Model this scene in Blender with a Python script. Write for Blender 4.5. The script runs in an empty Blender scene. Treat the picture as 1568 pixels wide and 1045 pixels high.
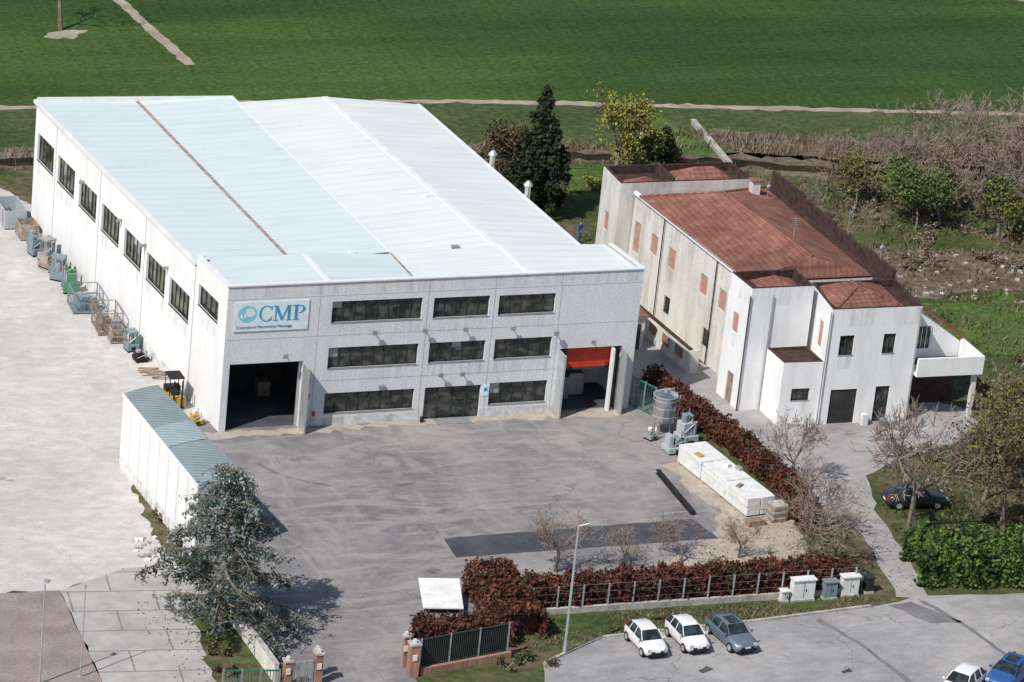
import bpy, math, random
import numpy as np
from mathutils import Vector, Matrix
random.seed(7); rng=np.random.default_rng(11)
D=bpy.data; scn=bpy.context.scene; col=scn.collection
# ------------------------------------------------------------------ materials
def nodes(name):
    m=D.materials.new(name); m.use_nodes=True; nt=m.node_tree
    return m,nt,nt.nodes["Principled BSDF"]
def ramp(nt,stops,src):
    r=nt.nodes.new("ShaderNodeValToRGB"); e=r.color_ramp.elements
    while len(e)<len(stops): e.new(.5)
    for i,(p,c) in enumerate(stops):
        e[i].position=p; e[i].color=(c[0],c[1],c[2],1) if not isinstance(c,(int,float)) else (c,c,c,1)
    nt.links.new(src,r.inputs[0]); return r.outputs[0]
def noise(nt,scale,detail=5,stretch=(1,1,1),dist=0,rot=0,rough=.55,loc=(0,0,0)):
    g=nt.nodes.new("ShaderNodeNewGeometry"); mp=nt.nodes.new("ShaderNodeMapping")
    mp.inputs['Scale'].default_value=stretch; mp.inputs['Rotation'].default_value=(0,0,rot); mp.inputs['Location'].default_value=loc
    n=nt.nodes.new("ShaderNodeTexNoise"); n.inputs['Scale'].default_value=scale; n.inputs['Detail'].default_value=detail
    n.inputs['Distortion'].default_value=dist; n.inputs['Roughness'].default_value=rough
    nt.links.new(g.outputs['Position'],mp.inputs[0]); nt.links.new(mp.outputs[0],n.inputs[0]); return n.outputs[0]
def mix(nt,a,b,fac,mode='MIX'):
    m=nt.nodes.new("ShaderNodeMix"); m.data_type='RGBA'; m.blend_type=mode
    def put(s,v):
        if isinstance(v,(tuple,list)): s.default_value=(*v[:3],1)
        elif isinstance(v,(int,float)): s.default_value=v
        else: nt.links.new(v,s)
    put(m.inputs[0],fac); put(m.inputs[6],a); put(m.inputs[7],b); return m.outputs[2]
def fin(nt,b,c,rough=.8,metal=0,spec=.3,bump=0,bscale=3):
    nt.links.new(c,b.inputs['Base Color']); b.inputs['Roughness'].default_value=rough
    b.inputs['Metallic'].default_value=metal; b.inputs['Specular IOR Level'].default_value=spec
    if bump:
        bp=nt.nodes.new("ShaderNodeBump"); bp.inputs['Strength'].default_value=bump; bp.inputs['Distance'].default_value=.1
        nt.links.new(noise(nt,bscale,6),bp.inputs['Height']); nt.links.new(bp.outputs[0],b.inputs['Normal'])
def mat(name,c1,c2,scale=.5,rough=.85,fine=.15,fscale=6,metal=0,spec=.25,bump=0,stretch=(1,1,1),lo=.35,hi=.65,rot=0):
    m,nt,b=nodes(name)
    c=ramp(nt,[(lo,c1),(hi,c2)],noise(nt,scale,6,stretch,rot=rot))
    if fine:
        f=ramp(nt,[(.3,1-fine),(.7,1.0+fine*.3)],noise(nt,fscale,4)); c=mix(nt,c,f,1.0,'MULTIPLY')
    fin(nt,b,c,rough,metal,spec,bump,fscale); return m
def wavey(nt,scale,direction='X',dist=0,rot=0):
    g=nt.nodes.new("ShaderNodeNewGeometry"); mp=nt.nodes.new("ShaderNodeMapping"); mp.inputs['Rotation'].default_value=(0,0,rot)
    w=nt.nodes.new("ShaderNodeTexWave"); w.bands_direction=direction
    w.inputs['Scale'].default_value=scale; w.inputs['Distortion'].default_value=dist; w.inputs['Detail'].default_value=3
    nt.links.new(g.outputs['Position'],mp.inputs[0]); nt.links.new(mp.outputs[0],w.inputs[0]); return w.outputs['Fac']
M={}
def wallmat(name,c,dirt,amt=.5,speck=.1,fs=5):
    m,nt,b=nodes(name)
    n=ramp(nt,[(.45,0.),(.75,amt)],noise(nt,1.2,6,(1,1,.18)))
    cc=mix(nt,c,dirt,n)
    n2=ramp(nt,[(.5,0.),(.8,amt*.6)],noise(nt,.35,5)); cc=mix(nt,cc,dirt,n2)
    f=ramp(nt,[(.3,1-speck),(.7,1.0)],noise(nt,fs,5)); cc=mix(nt,cc,f,1.,'MULTIPLY')
    fin(nt,b,cc,.85,0,.2); return m
M['wall']=wallmat('white_plaster',(.77,.77,.765),(.56,.54,.51),.3,.07)
M['gravel']=wallmat('facade_concrete',(.73,.74,.75),(.53,.54,.55),.45,.24,7)
M['house']=wallmat('house_plaster',(.85,.855,.86),(.55,.52,.49),.36,.06)
M['oldhouse']=wallmat('old_plaster',(.74,.715,.67),(.42,.38,.33),.7,.13)
def roofmat(name,c,c2):
    m,nt,b=nodes(name)
    w=ramp(nt,[(.0,.92),(.10,1.0)],wavey(nt,.30,'Y'))
    n=ramp(nt,[(.3,c),(.7,c2)],noise(nt,.18,4,(1,2.5,1)))
    cc=mix(nt,n,w,1.,'MULTIPLY')
    d=ramp(nt,[(.5,0.),(.78,.35)],noise(nt,.7,6,(.3,2.6,1))); cc=mix(nt,cc,(.47,.48,.46),d)
    sp=ramp(nt,[(.62,0.),(.72,.3)],noise(nt,1.6,6)); cc=mix(nt,cc,(.46,.46,.44),sp)
    fin(nt,b,cc,.6,0,.25); return m
M['roofA']=roofmat('metal_roof_pale_blue',(.55,.63,.645),(.60,.665,.675))
M['roofB']=roofmat('metal_roof_white',(.63,.67,.655),(.68,.71,.69))
M['trim']=mat('white_trim',(.66,.68,.68),(.74,.76,.76),1,.5,.05)
M['rust']=mat('rusty_gutter',(.24,.19,.155),(.45,.38,.33),2,.8,.2)
M['joint']=mat('panel_joint',(.34,.34,.34),(.46,.46,.46),2)
def glassmat(name,c1,c2,sc=1.3):
    m,nt,b=nodes(name); c=ramp(nt,[(.42,c1),(.6,c2)],noise(nt,sc,3,(1,1,1.5)))
    fin(nt,b,c,.12,0,.6); return m
M['glass']=glassmat('window_glass',(.02,.022,.022),(.085,.085,.075))
M['glass_side']=glassmat('window_glass_olive',(.03,.035,.02),(.15,.15,.10),.9)
M['frame']=mat('dark_window_frame',(.03,.042,.038),(.045,.06,.055),2)
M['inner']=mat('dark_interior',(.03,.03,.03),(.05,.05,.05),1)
M['dark']=mat('dark_rubber',(.015,.015,.016),(.03,.03,.03),2)
M['grey']=mat('grey_metal',(.28,.29,.3),(.4,.41,.42),2,.5,.1,metal=.3)
M['steel']=mat('stainless_steel',(.5,.51,.52),(.72,.72,.72),1.5,.22,.05,metal=.9)
M['galv']=mat('galvanised_steel',(.45,.47,.48),(.55,.57,.58),2,.45,.05,metal=.5)
M['red']=mat('red_shutter',(.5,.035,.02),(.62,.07,.03),2,.5,.1)
M['pink']=mat('faded_red_shutter',(.42,.24,.19),(.5,.3,.24),3,.7,.1)
M['cap_void_dark']=mat('parapet_flashing_and_void_shade',(.035,.024,.021),(.085,.048,.04),2,.8,.25)
def tilemat():
    m,nt,b=nodes('terracotta_tiles')
    n=ramp(nt,[(.3,(.16,.072,.054)),(.52,(.25,.112,.083)),(.75,(.35,.20,.155))],noise(nt,.9,8,rough=.7))
    n2=ramp(nt,[(.3,.75),(.7,1.2)],noise(nt,.25,5,(1,.6,1))); n=mix(nt,n,n2,1.,'MULTIPLY')
    w=ramp(nt,[(.0,.6),(.5,1.05)],wavey(nt,.95,'Y',.4)); w2=ramp(nt,[(0.,.75),(.5,1.05)],wavey(nt,.75,'X',.4))
    c=mix(nt,n,w,.7,'MULTIPLY'); c=mix(nt,c,w2,.7,'MULTIPLY'); fin(nt,b,c,.9,0,.15,.4,8); return m
M['tile']=tilemat()
def brickmat(name,c1,c2,mor,scale,ms=.012,rot=0):
    m,nt,b=nodes(name); t=nt.nodes.new("ShaderNodeTexBrick"); t.inputs['Color1'].default_value=(*c1,1);t.inputs['Color2'].default_value=(*c2,1);t.inputs['Mortar'].default_value=(*mor,1)
    t.inputs['Scale'].default_value=scale; t.inputs['Mortar Size'].default_value=ms
    g=nt.nodes.new("ShaderNodeNewGeometry"); mp=nt.nodes.new("ShaderNodeMapping"); mp.inputs['Rotation'].default_value=(0,0,rot); nt.links.new(g.outputs['Position'],mp.inputs[0]); nt.links.new(mp.outputs[0],t.inputs[0])
    f=ramp(nt,[(.3,.75),(.7,1.1)],noise(nt,.8,8,rough=.65)); c=mix(nt,t.outputs[0],f,1.,'MULTIPLY')
    s=ramp(nt,[(.55,0.),(.7,.5)],noise(nt,.3,6,loc=(2,7,0))); c=mix(nt,c,mor,s); fin(nt,b,c,.85); return m
M['brick']=brickmat('pillar_brick',(.3,.14,.10),(.4,.21,.15),(.4,.36,.32),4)
def cracks(nt,c,col_,scale=.22,w=.012,amt=.6):
    g=nt.nodes.new("ShaderNodeNewGeometry"); v=nt.nodes.new("ShaderNodeTexVoronoi"); v.feature='DISTANCE_TO_EDGE'; v.inputs['Scale'].default_value=scale
    n=nt.nodes.new("ShaderNodeTexNoise"); n.inputs['Scale'].default_value=.8; n.inputs['Detail'].default_value=5
    a=nt.nodes.new("ShaderNodeVectorMath"); a.operation='MULTIPLY_ADD'; a.inputs[1].default_value=(2.2,2.2,0)
    nt.links.new(g.outputs['Position'],n.inputs[0]); nt.links.new(n.outputs['Color'],a.inputs[0]); nt.links.new(g.outputs['Position'],a.inputs[2]); nt.links.new(a.outputs[0],v.inputs[0])
    r=ramp(nt,[(0.,amt),(w,0.)],v.outputs['Distance']); k=ramp(nt,[(.45,0.),(.6,1.)],noise(nt,.12,3,loc=(4,4,0))); f=mix(nt,r,k,1.,'MULTIPLY')
    return mix(nt,c,col_,f)
def yardmat(name,base,light,dark,smear=True,crk=.5):
    m,nt,b=nodes(name)
    c=ramp(nt,[(.3,dark),(.5,base),(.72,light)],noise(nt,.11,8,rough=.6,dist=.8))
    c2=ramp(nt,[(.35,.84),(.65,1.08)],noise(nt,.8,8,(1,1.6,1),rough=.65)); c=mix(nt,c,c2,1.,'MULTIPLY')
    if smear:
        s=ramp(nt,[(.50,0.),(.64,.6)],noise(nt,.30,7,(.45,1.7,1),dist=2.2,rot=.35)); c=mix(nt,c,light,s)
        s=ramp(nt,[(.54,0.),(.66,.5)],noise(nt,.24,7,(1.6,.5,1),dist=1.8,rot=-.3,loc=(9,4,0))); c=mix(nt,c,light,s)
        s=ramp(nt,[(.66,0.),(.72,.5)],noise(nt,1.1,5,loc=(3,8,0))); c=mix(nt,c,dark,s)
    else:
        s=ramp(nt,[(.5,0.),(.68,.45)],noise(nt,.2,7,(.35,1.5,1),dist=1.,rot=.9)); c=mix(nt,c,dark,s)
    st=ramp(nt,[(.62,0.),(.74,.45)],noise(nt,.35,5,(1,1,1),loc=(5,3,0))); c=mix(nt,c,dark,st)
    if crk: c=cracks(nt,c,tuple(x*.55 for x in dark),.16,.010,crk)
    f=ramp(nt,[(.3,.86),(.7,1.05)],noise(nt,7,5)); c=mix(nt,c,f,1.,'MULTIPLY'); fin(nt,b,c,.92,0,.15); return m
M['asphalt']=yardmat('worn_asphalt',(.225,.215,.218),(.35,.325,.31),(.155,.15,.155))
M['parking']=yardmat('parking_asphalt',(.33,.32,.32),(.41,.395,.38),(.235,.23,.235),False,.7)
M['concrete']=yardmat('pale_concrete_yard',(.55,.53,.505),(.61,.59,.565),(.46,.435,.41),False,.25)
M['forecourt']=yardmat('forecourt_concrete',(.35,.34,.335),(.43,.415,.40),(.26,.25,.245),False)
M['sand']=mat('dusty_ground',(.36,.30,.245),(.46,.41,.35),.6,.95,.25,3,lo=.3,hi=.7)
M['patch']=mat('fresh_asphalt',(.055,.06,.07),(.095,.10,.115),.5,.85,.25)
M['tar']=mat('tar_patch',(.16,.155,.165),(.23,.22,.225),.8,.85,.2)
M['brownpave']=mat('brown_paving',(.25,.205,.185),(.34,.285,.26),.5,.9,.25)
M['slabs']=brickmat('concrete_slabs',(.45,.43,.41),(.40,.38,.365),(.25,.23,.21),.10,.006,.12)
def decal(name,c,lo,hi,amt,sc=.8,stretch=(1,1,1)):
    m,nt,b=nodes(name); a=ramp(nt,[(lo,0.),(hi,amt)],noise(nt,sc,6,stretch,rough=.7)); nt.links.new(a,b.inputs['Alpha']); b.inputs['Base Color'].default_value=(*c,1); b.inputs['Roughness'].default_value=.95; b.inputs['Specular IOR Level'].default_value=.1; return m
M['tyre']=decal('tyre_dust_trace',(.44,.415,.395),.42,.68,.50,.9); M['tyred']=decal('tyre_rubber_trace',(.12,.12,.125),.44,.68,.45)
M['streak']=decal('rain_streak',(.27,.26,.24),.48,.78,.30,2.2,(1.5,1,.08)); M['stain']=decal('oil_stain',(.10,.098,.10),.46,.66,.5,1.1)
M['damp']=decal('base_splash_dirt',(.35,.31,.27),.42,.70,.45,1.6,(1,1,.8))
def fieldmat():
    m,nt,b=nodes('crop_field')
    c=ramp(nt,[(.3,(.024,.050,.019)),(.48,(.044,.084,.022)),(.68,(.088,.142,.032))],noise(nt,.016,5,(.6,1.5,1),rot=.1))
    r=ramp(nt,[(.3,.8),(.7,1.15)],noise(nt,.12,6,(.25,2.2,1),rot=-.35)); c=mix(nt,c,r,1.,'MULTIPLY')
    l=ramp(nt,[(.0,.86),(.25,1.0)],wavey(nt,.16,'X',.6,rot=.12)); c=mix(nt,c,l,.6,'MULTIPLY')
    f=ramp(nt,[(.3,.6),(.7,1.25)],noise(nt,2.2,6)); c=mix(nt,c,f,1.,'MULTIPLY'); fin(nt,b,c,.95,0,.1,.5,3); return m
M['field']=fieldmat()
def grassmat(name,stops,sc=.12,fs=1.8):
    m,nt,b=nodes(name); c=ramp(nt,stops,noise(nt,sc,8,rough=.65))
    f=ramp(nt,[(.3,.55),(.7,1.3)],noise(nt,fs,7)); c=mix(nt,c,f,1.,'MULTIPLY'); fin(nt,b,c,.95,0,.1,.6,3); return m
M['rough']=grassmat('rough_grass',[(.3,(.045,.068,.025)),(.48,(.075,.092,.035)),(.58,(.13,.11,.068)),(.8,(.2,.16,.12))],.16)
M['bank']=grassmat('bank_grass',[(.3,(.045,.065,.028)),(.55,(.07,.098,.035)),(.72,(.13,.13,.07))],.15)
M['drybank']=grassmat('dry_bank',[(.3,(.07,.05,.035)),(.5,(.15,.115,.085)),(.7,(.22,.175,.14))],.3)
M['brightgrass']=grassmat('bright_grass',[(.3,(.06,.10,.03)),(.6,(.09,.14,.035)),(.75,(.15,.15,.07))],.3)
M['dirt']=mat('dirt_track',(.28,.23,.17),(.42,.36,.28),.6,.95,.25,3)
M['water']=mat('dark_water',(.016,.013,.008),(.045,.034,.020),.5,.7,.3,2,spec=.04)
def leaf(name,c1,c2,sc=1.2):
    m,nt,b=nodes(name); c=ramp(nt,[(.3,c1),(.7,c2)],noise(nt,sc,4)); fin(nt,b,c,.75,0,.2); return m
M['bark']=leaf('bark',(.13,.10,.08),(.24,.195,.16))
M['twig']=leaf('twig',(.19,.145,.12),(.30,.235,.20))
M['cedar1']=leaf('cedar_needles',(.08,.105,.09),(.16,.20,.175)); M['cedar2']=leaf('cedar_needles_dark',(.03,.045,.035),(.065,.085,.065)); M['cedar3']=leaf('cedar_needles_pale',(.24,.28,.27),(.36,.40,.39))
M['cyp1']=leaf('cypress_dark',(.012,.02,.012),(.028,.04,.02)); M['cyp2']=leaf('cypress_mid',(.035,.04,.02),(.06,.062,.03))
M['brn1']=leaf('brown_leaf',(.09,.06,.035),(.16,.11,.065))
M['yel1']=leaf('spring_leaf',(.2,.2,.03),(.34,.32,.06)); M['yel2']=leaf('spring_leaf_dark',(.10,.105,.02),(.17,.165,.04))
M['grn1']=leaf('green_leaf',(.08,.12,.03),(.15,.2,.045)); M['grn2']=leaf('green_leaf_dark',(.03,.05,.018),(.055,.08,.028))
M['oli1']=leaf('olive_leaf',(.13,.115,.05),(.2,.17,.075))
M['red1']=leaf('photinia_leaf',(.085,.026,.020),(.155,.05,.036)); M['red2']=leaf('photinia_dark',(.04,.017,.014),(.07,.03,.023)); M['red3']=leaf('photinia_green',(.05,.045,.026),(.085,.07,.04)); M['red4']=leaf('photinia_new_growth',(.2,.045,.03),(.27,.08,.05))
M['hed1']=leaf('laurel_leaf',(.06,.11,.025),(.12,.19,.045)); M['hed2']=leaf('laurel_dark',(.015,.035,.01),(.035,.06,.018))
M['dry1']=leaf('dry_stalk',(.15,.12,.09),(.26,.21,.16))
def paint(name,c,rough=.3,spec=.5,metal=0):
    return mat(name,tuple(x*.9 for x in c),c,1.5,rough,.08,4,metal,spec)
M['cwhite']=paint('white_car_paint',(.78,.78,.77)); M['csilver']=paint('silver_blue_paint',(.20,.25,.30),.3,.5,metal=.4)
M['cblue']=paint('blue_paint',(.03,.1,.30)); M['cdark']=paint('dark_paint',(.03,.035,.04)); M['yellow']=paint('yellow_paint',(.5,.32,.06))
M['teal']=paint('grey_green_machine_paint',(.17,.23,.24),.5); M['green']=paint('green_machine_paint',(.07,.24,.12),.5); M['bluegrey']=paint('blue_grey_paint',(.2,.25,.28),.5); M['pale']=paint('pale_grey_paint',(.42,.46,.48),.5)
M['wood']=mat('old_wood',(.2,.14,.10),(.36,.28,.21),2,.9,.3); M['wrap']=mat('white_wrap',(.62,.63,.62),(.76,.76,.74),1.5,.5,.1)
M['signblue']=paint('sign_blue',(.05,.33,.50)); M['signcyan']=paint('sign_cyan',(.22,.60,.68)); M['signboard']=paint('sign_board',(.72,.82,.85)); M['signdark']=paint('sign_navy',(.08,.2,.36)); M['meshgreen']=paint('green_fence_paint',(.05,.16,.12),.5)
M['lampglass']=paint('headlight_glass',(.5,.52,.55),.1); M['tail']=paint('tail_light_red',(.4,.01,.01),.2)
M['stone']=mat('rubble_stone',(.3,.28,.25),(.5,.47,.43),1.5,.9,.2)
M['carglass']=glassmat('car_glass',(.015,.02,.022),(.04,.05,.055),2)
def rs(name,c1):
    m,nt,b=nodes(name); w=ramp(nt,[(.2,.78),(.8,1.05)],wavey(nt,.8,'Y',0,.2)); n=ramp(nt,[(.3,tuple(x*.8 for x in c1)),(.7,c1)],noise(nt,.7,6)); fin(nt,b,mix(nt,n,w,1.,'MULTIPLY'),.7); return m
M['roofs']=rs('corrugated_shed_roof',(.29,.355,.365)); M['roofs1']=rs('corrugated_shed_roof_light',(.37,.45,.465))
# ------------------------------------------------------------------ mesh tools
def empty(name,loc=(0,0,0)):
    o=D.objects.new(name,None); o.location=loc; col.objects.link(o); return o
class MB:
    def __init__(s): s.v=[];s.f=[];s.m=[];s.mats=[]
    def mi(s,k):
        if k not in s.mats: s.mats.append(k)
        return s.mats.index(k)
    def face(s,pts,k):
        n=len(s.v); s.v+= [tuple(p) for p in pts]; s.f.append(list(range(n,n+len(pts)))); s.m.append(s.mi(k))
    def prism(s,base,z0,z1,k,ktop=None,kbot=True):
        n=len(base)
        zb=z0 if isinstance(z0,(list,tuple)) else [z0]*n; zt=z1 if isinstance(z1,(list,tuple)) else [z1]*n
        for i in range(n):
            j=(i+1)%n; a,b=base[i],base[j]
            s.face([(a[0],a[1],zb[i]),(b[0],b[1],zb[j]),(b[0],b[1],zt[j]),(a[0],a[1],zt[i])],k)
        s.face([(p[0],p[1],zt[i]) for i,p in enumerate(base)],ktop or k)
        if kbot: s.face([(p[0],p[1],zb[i]) for i,p in enumerate(base)][::-1],k)
    def box(s,c,d,k,rot=0,ktop=None):
        ca,sa=math.cos(rot),math.sin(rot); b=[]
        for sx,sy in ((-1,-1),(1,-1),(1,1),(-1,1)):
            x,y=sx*d[0]/2,sy*d[1]/2; b.append((c[0]+x*ca-y*sa,c[1]+x*sa+y*ca))
        s.prism(b,c[2],c[2]+d[2],k,ktop)
    def bx(s,x0,x1,y0,y1,z0,z1,k): s.prism([(x0,y0),(x1,y0),(x1,y1),(x0,y1)],z0,z1,k)
    def cyl(s,c,r,h,k,n=14,r2=None,axis='z',ktop=None):
        r2=r if r2 is None else r2
        def P(a,rr,t):
            u,w=rr*math.cos(a),rr*math.sin(a)
            if axis=='z': return (c[0]+u,c[1]+w,c[2]+t)
            if axis=='x': return (c[0]+t,c[1]+u,c[2]+w)
            return (c[0]-u,c[1]+t,c[2]+w)
        A=[2*math.pi*i/n for i in range(n)]
        for i in range(n):
            a,b=A[i],A[(i+1)%n]; s.face([P(a,r,0),P(b,r,0),P(b,r2,h),P(a,r2,h)],k)
        s.face([P(a,r2,h) for a in A],ktop or k); s.face([P(a,r,0) for a in A][::-1],k)
    def rod(s,p,q,r,k,n=6):
        p=Vector(p);q=Vector(q);d=(q-p).normalized(); u=d.orthogonal().normalized(); w=d.cross(u)
        for i in range(n):
            a=2*math.pi*i/n;b=2*math.pi*(i+1)/n
            o1=(u*math.cos(a)+w*math.sin(a))*r;o2=(u*math.cos(b)+w*math.sin(b))*r
            s.face([p+o1,p+o2,q+o2,q+o1],k)
    def obj(s,name,parent=None,smooth=False,loc=None,rot=0,bevel=0,scale=1):
        me=D.meshes.new(name); me.from_pydata(s.v,[],s.f)
        for k in s.mats: me.materials.append(M[k])
        me.polygons.foreach_set("material_index",s.m)
        if smooth or bevel:
            import bmesh
            bm=bmesh.new(); bm.from_mesh(me); bmesh.ops.remove_doubles(bm,verts=bm.verts,dist=.0005); bm.to_mesh(me); bm.free()
        me.update(); o=D.objects.new(name,me); col.objects.link(o)
        if smooth:
            for p in me.polygons: p.use_smooth=True
        if parent: o.parent=parent
        if loc: o.location=loc
        o.rotation_euler[2]=rot; o.scale=(scale,)*3
        if bevel:
            b=o.modifiers.new('b','BEVEL'); b.width=bevel; b.segments=2; b.limit_method='ANGLE'
        return o
def qobj(name,parts,parent=None,loc=(0,0,0)):
    parts=[p for p in parts if len(p[0])]
    V=np.concatenate([p[0].reshape(-1,3) for p in parts]).astype(np.float32); n=len(V)//4
    me=D.meshes.new(name); me.vertices.add(len(V)); me.vertices.foreach_set("co",V.ravel())
    me.loops.add(n*4); me.loops.foreach_set("vertex_index",np.arange(n*4,dtype=np.int32))
    me.polygons.add(n); me.polygons.foreach_set("loop_start",np.arange(0,n*4,4,dtype=np.int32)); me.polygons.foreach_set("loop_total",np.full(n,4,dtype=np.int32))
    keys=[]; idx=[]
    for a,k in parts:
        if k not in keys: keys.append(k)
        idx.append(np.full(len(a),keys.index(k),dtype=np.int32))
    for k in keys: me.materials.append(M[k])
    me.polygons.foreach_set("material_index",np.concatenate(idx)); me.update(); me.validate()
    o=D.objects.new(name,me); col.objects.link(o); o.location=loc
    if parent: o.parent=parent
    return o
def leafq(c,s,el=1.6):
    n=len(c); a=rng.normal(size=(n,3)); a/=np.linalg.norm(a,axis=1)[:,None]; b=np.cross(a,rng.normal(size=(n,3))); b/=np.linalg.norm(b,axis=1)[:,None]
    sz=s*rng.uniform(.6,1.4,size=(n,1)); return np.stack([c+a*sz*el,c+b*sz,c-a*sz*el,c-b*sz],axis=1)
def tubes(segs,k=4):
    S=np.array([[*p,*q,r,t] for p,q,r,t in segs]); P=S[:,0:3];Q=S[:,3:6];r0=S[:,6:7];r1=S[:,7:8]
    d=Q-P; d/=np.maximum(np.linalg.norm(d,axis=1)[:,None],1e-6); h=np.where(np.abs(d[:,2:3])<.9,np.array([[0,0,1.]]),np.array([[1.,0,0]]))
    u=np.cross(d,h); u/=np.linalg.norm(u,axis=1)[:,None]; w=np.cross(d,u); out=[]
    for i in range(k):
        a=2*math.pi*i/k;b=2*math.pi*(i+1)/k
        o1=u*math.cos(a)+w*math.sin(a);o2=u*math.cos(b)+w*math.sin(b)
        out.append(np.stack([P+o1*r0,P+o2*r0,Q+o2*r1,Q+o1*r1],axis=1))
    return np.concatenate(out)
def grow(segs,tips,p,d,L,r,lv,maxlv,up=.12,ang=.55,kids=(2,4)):
    n=3 if lv<2 else 2
    for i in range(n):
        d=(d+Vector(rng.normal(size=3)*.10)+Vector((0,0,up*.5))).normalized(); q=p+d*(L/n); r2=r*(.86 if lv<maxlv else .6)
        segs.append((p,q,r,r2))
        if lv>0 and lv<maxlv and i<n-1 and rng.random()<.75:
            sd=(d+Vector(rng.normal(size=3)*.8)+Vector((0,0,.1))).normalized(); grow(segs,tips,q,sd,L*.55,r2*.55,lv+1,maxlv,up,ang,kids)
        p=q;r=r2
    if lv>=maxlv: tips.append(p); return
    for i in range(rng.integers(kids[0],kids[1]+1)):
        nd=(d+Vector(rng.normal(size=3)*ang)+Vector((0,0,up))).normalized()
        grow(segs,tips,p,nd,L*rng.uniform(.62,.85),r*.66,lv+1,maxlv,up,ang,kids)
def skeleton(h,lv=5,r=None,up=.12,ang=.55,trunk=.3):
    segs=[];tips=[]; grow(segs,tips,Vector((0,0,-.1)),Vector((0,0,1)),h*trunk,r or h*.022,0,lv,up,ang)
    top=max(s[1].z for s in segs); f=h/top
    segs=[(p*f,q*f,max(a*f,.017),max(b*f,.013)) for p,q,a,b in segs]; tips=[t*f for t in tips]; return segs,tips
bare=[]
for i,(lv,an) in enumerate(((5,.6),(5,.5),(5,.7),(4,.65))):
    s,t=skeleton(6,lv,.13,.1,an,.26)
    th=[x for x in s if x[2]>.035]; tn=[x for x in s if x[2]<=.035]
    o=qobj('bare_tree',[(tubes(th,6),'bark'),(tubes(tn,3),'twig')]); bare.append(o.data); D.objects.remove(o)
def baretree(x,y,h,v=None,name='bare_tree',wid=1.0):
    o=D.objects.new(name,bare[random.randrange(4) if v is None else v]); col.objects.link(o); s=h/6
    o.location=(x,y,0); o.scale=(s*wid,s*wid,s); o.rotation_euler[2]=random.uniform(0,6.28); return o
def leafytree(name,x,y,h,wid,mk,nleaf=5000,ls=.1,lv=4,cl=.45,base=.28):
    segs,tips=skeleton(h*.93,lv,h*.02,.12,.55,base); w=np.array([wid/ (h*.75)]*2+[1.])
    T=np.array([list(t) for t in tips])*w; segs=[(Vector(np.array(p)*w),Vector(np.array(q)*w),a,b) for p,q,a,b in segs]
    parts=[(tubes(segs,4),'bark')]
    idx=rng.integers(0,len(T),nleaf); c=T[idx]+rng.normal(size=(nleaf,3))*cl*np.array([1,1,.8]); c[:,2]=np.maximum(c[:,2],.3)
    k=rng.random(len(T)); kk=k[idx]+rng.normal(size=nleaf)*.12
    q=leafq(c,ls); edges=np.quantile(kk,np.linspace(0,1,len(mk)+1))
    for i,m in enumerate(mk): parts.append((q[(kk>=edges[i])&(kk<=edges[i+1])],m))
    return qobj(name,parts,loc=(x,y,0))
def shrubs(name,pts,mk,ls=.09,dens=260):
    parts=[];C=[];K=[]
    for (x,y,rx,ry,h) in pts:
        n=int(dens*rx*ry*h*1.2)+60; nc=max(4,int(n/45)); a=rng.uniform(0,6.28,nc); r=np.sqrt(rng.random(nc))
        cc=np.stack([x+rx*r*np.cos(a),y+ry*r*np.sin(a),h*(rng.random(nc)**.7)*(1-.45*r*r)],1); i=rng.integers(0,nc,n)
        c=cc[i]+rng.normal(size=(n,3))*np.array([.2,.2,.17])*min(1.5,max(.6,h/2)); c[:,2]=np.maximum(c[:,2],.04); C.append(c); kc=rng.random(nc); K.append(kc[i]+rng.normal(size=n)*.2)
        st=[]
        for j in range(min(nc,26)):
            st.append((Vector((x+rng.normal()*.2*rx,y+rng.normal()*.2*ry,0)),Vector(cc[j]),.03,.012))
        parts.append((tubes(st,3),'twig'))
    C=np.concatenate(C);K=np.concatenate(K);q=leafq(C,ls); e=np.quantile(K,np.linspace(0,1,len(mk)+1))
    for i,m in enumerate(mk): parts.append((q[(K>=e[i])&(K<=e[i+1])],m))
    return qobj(name,parts)
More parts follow.
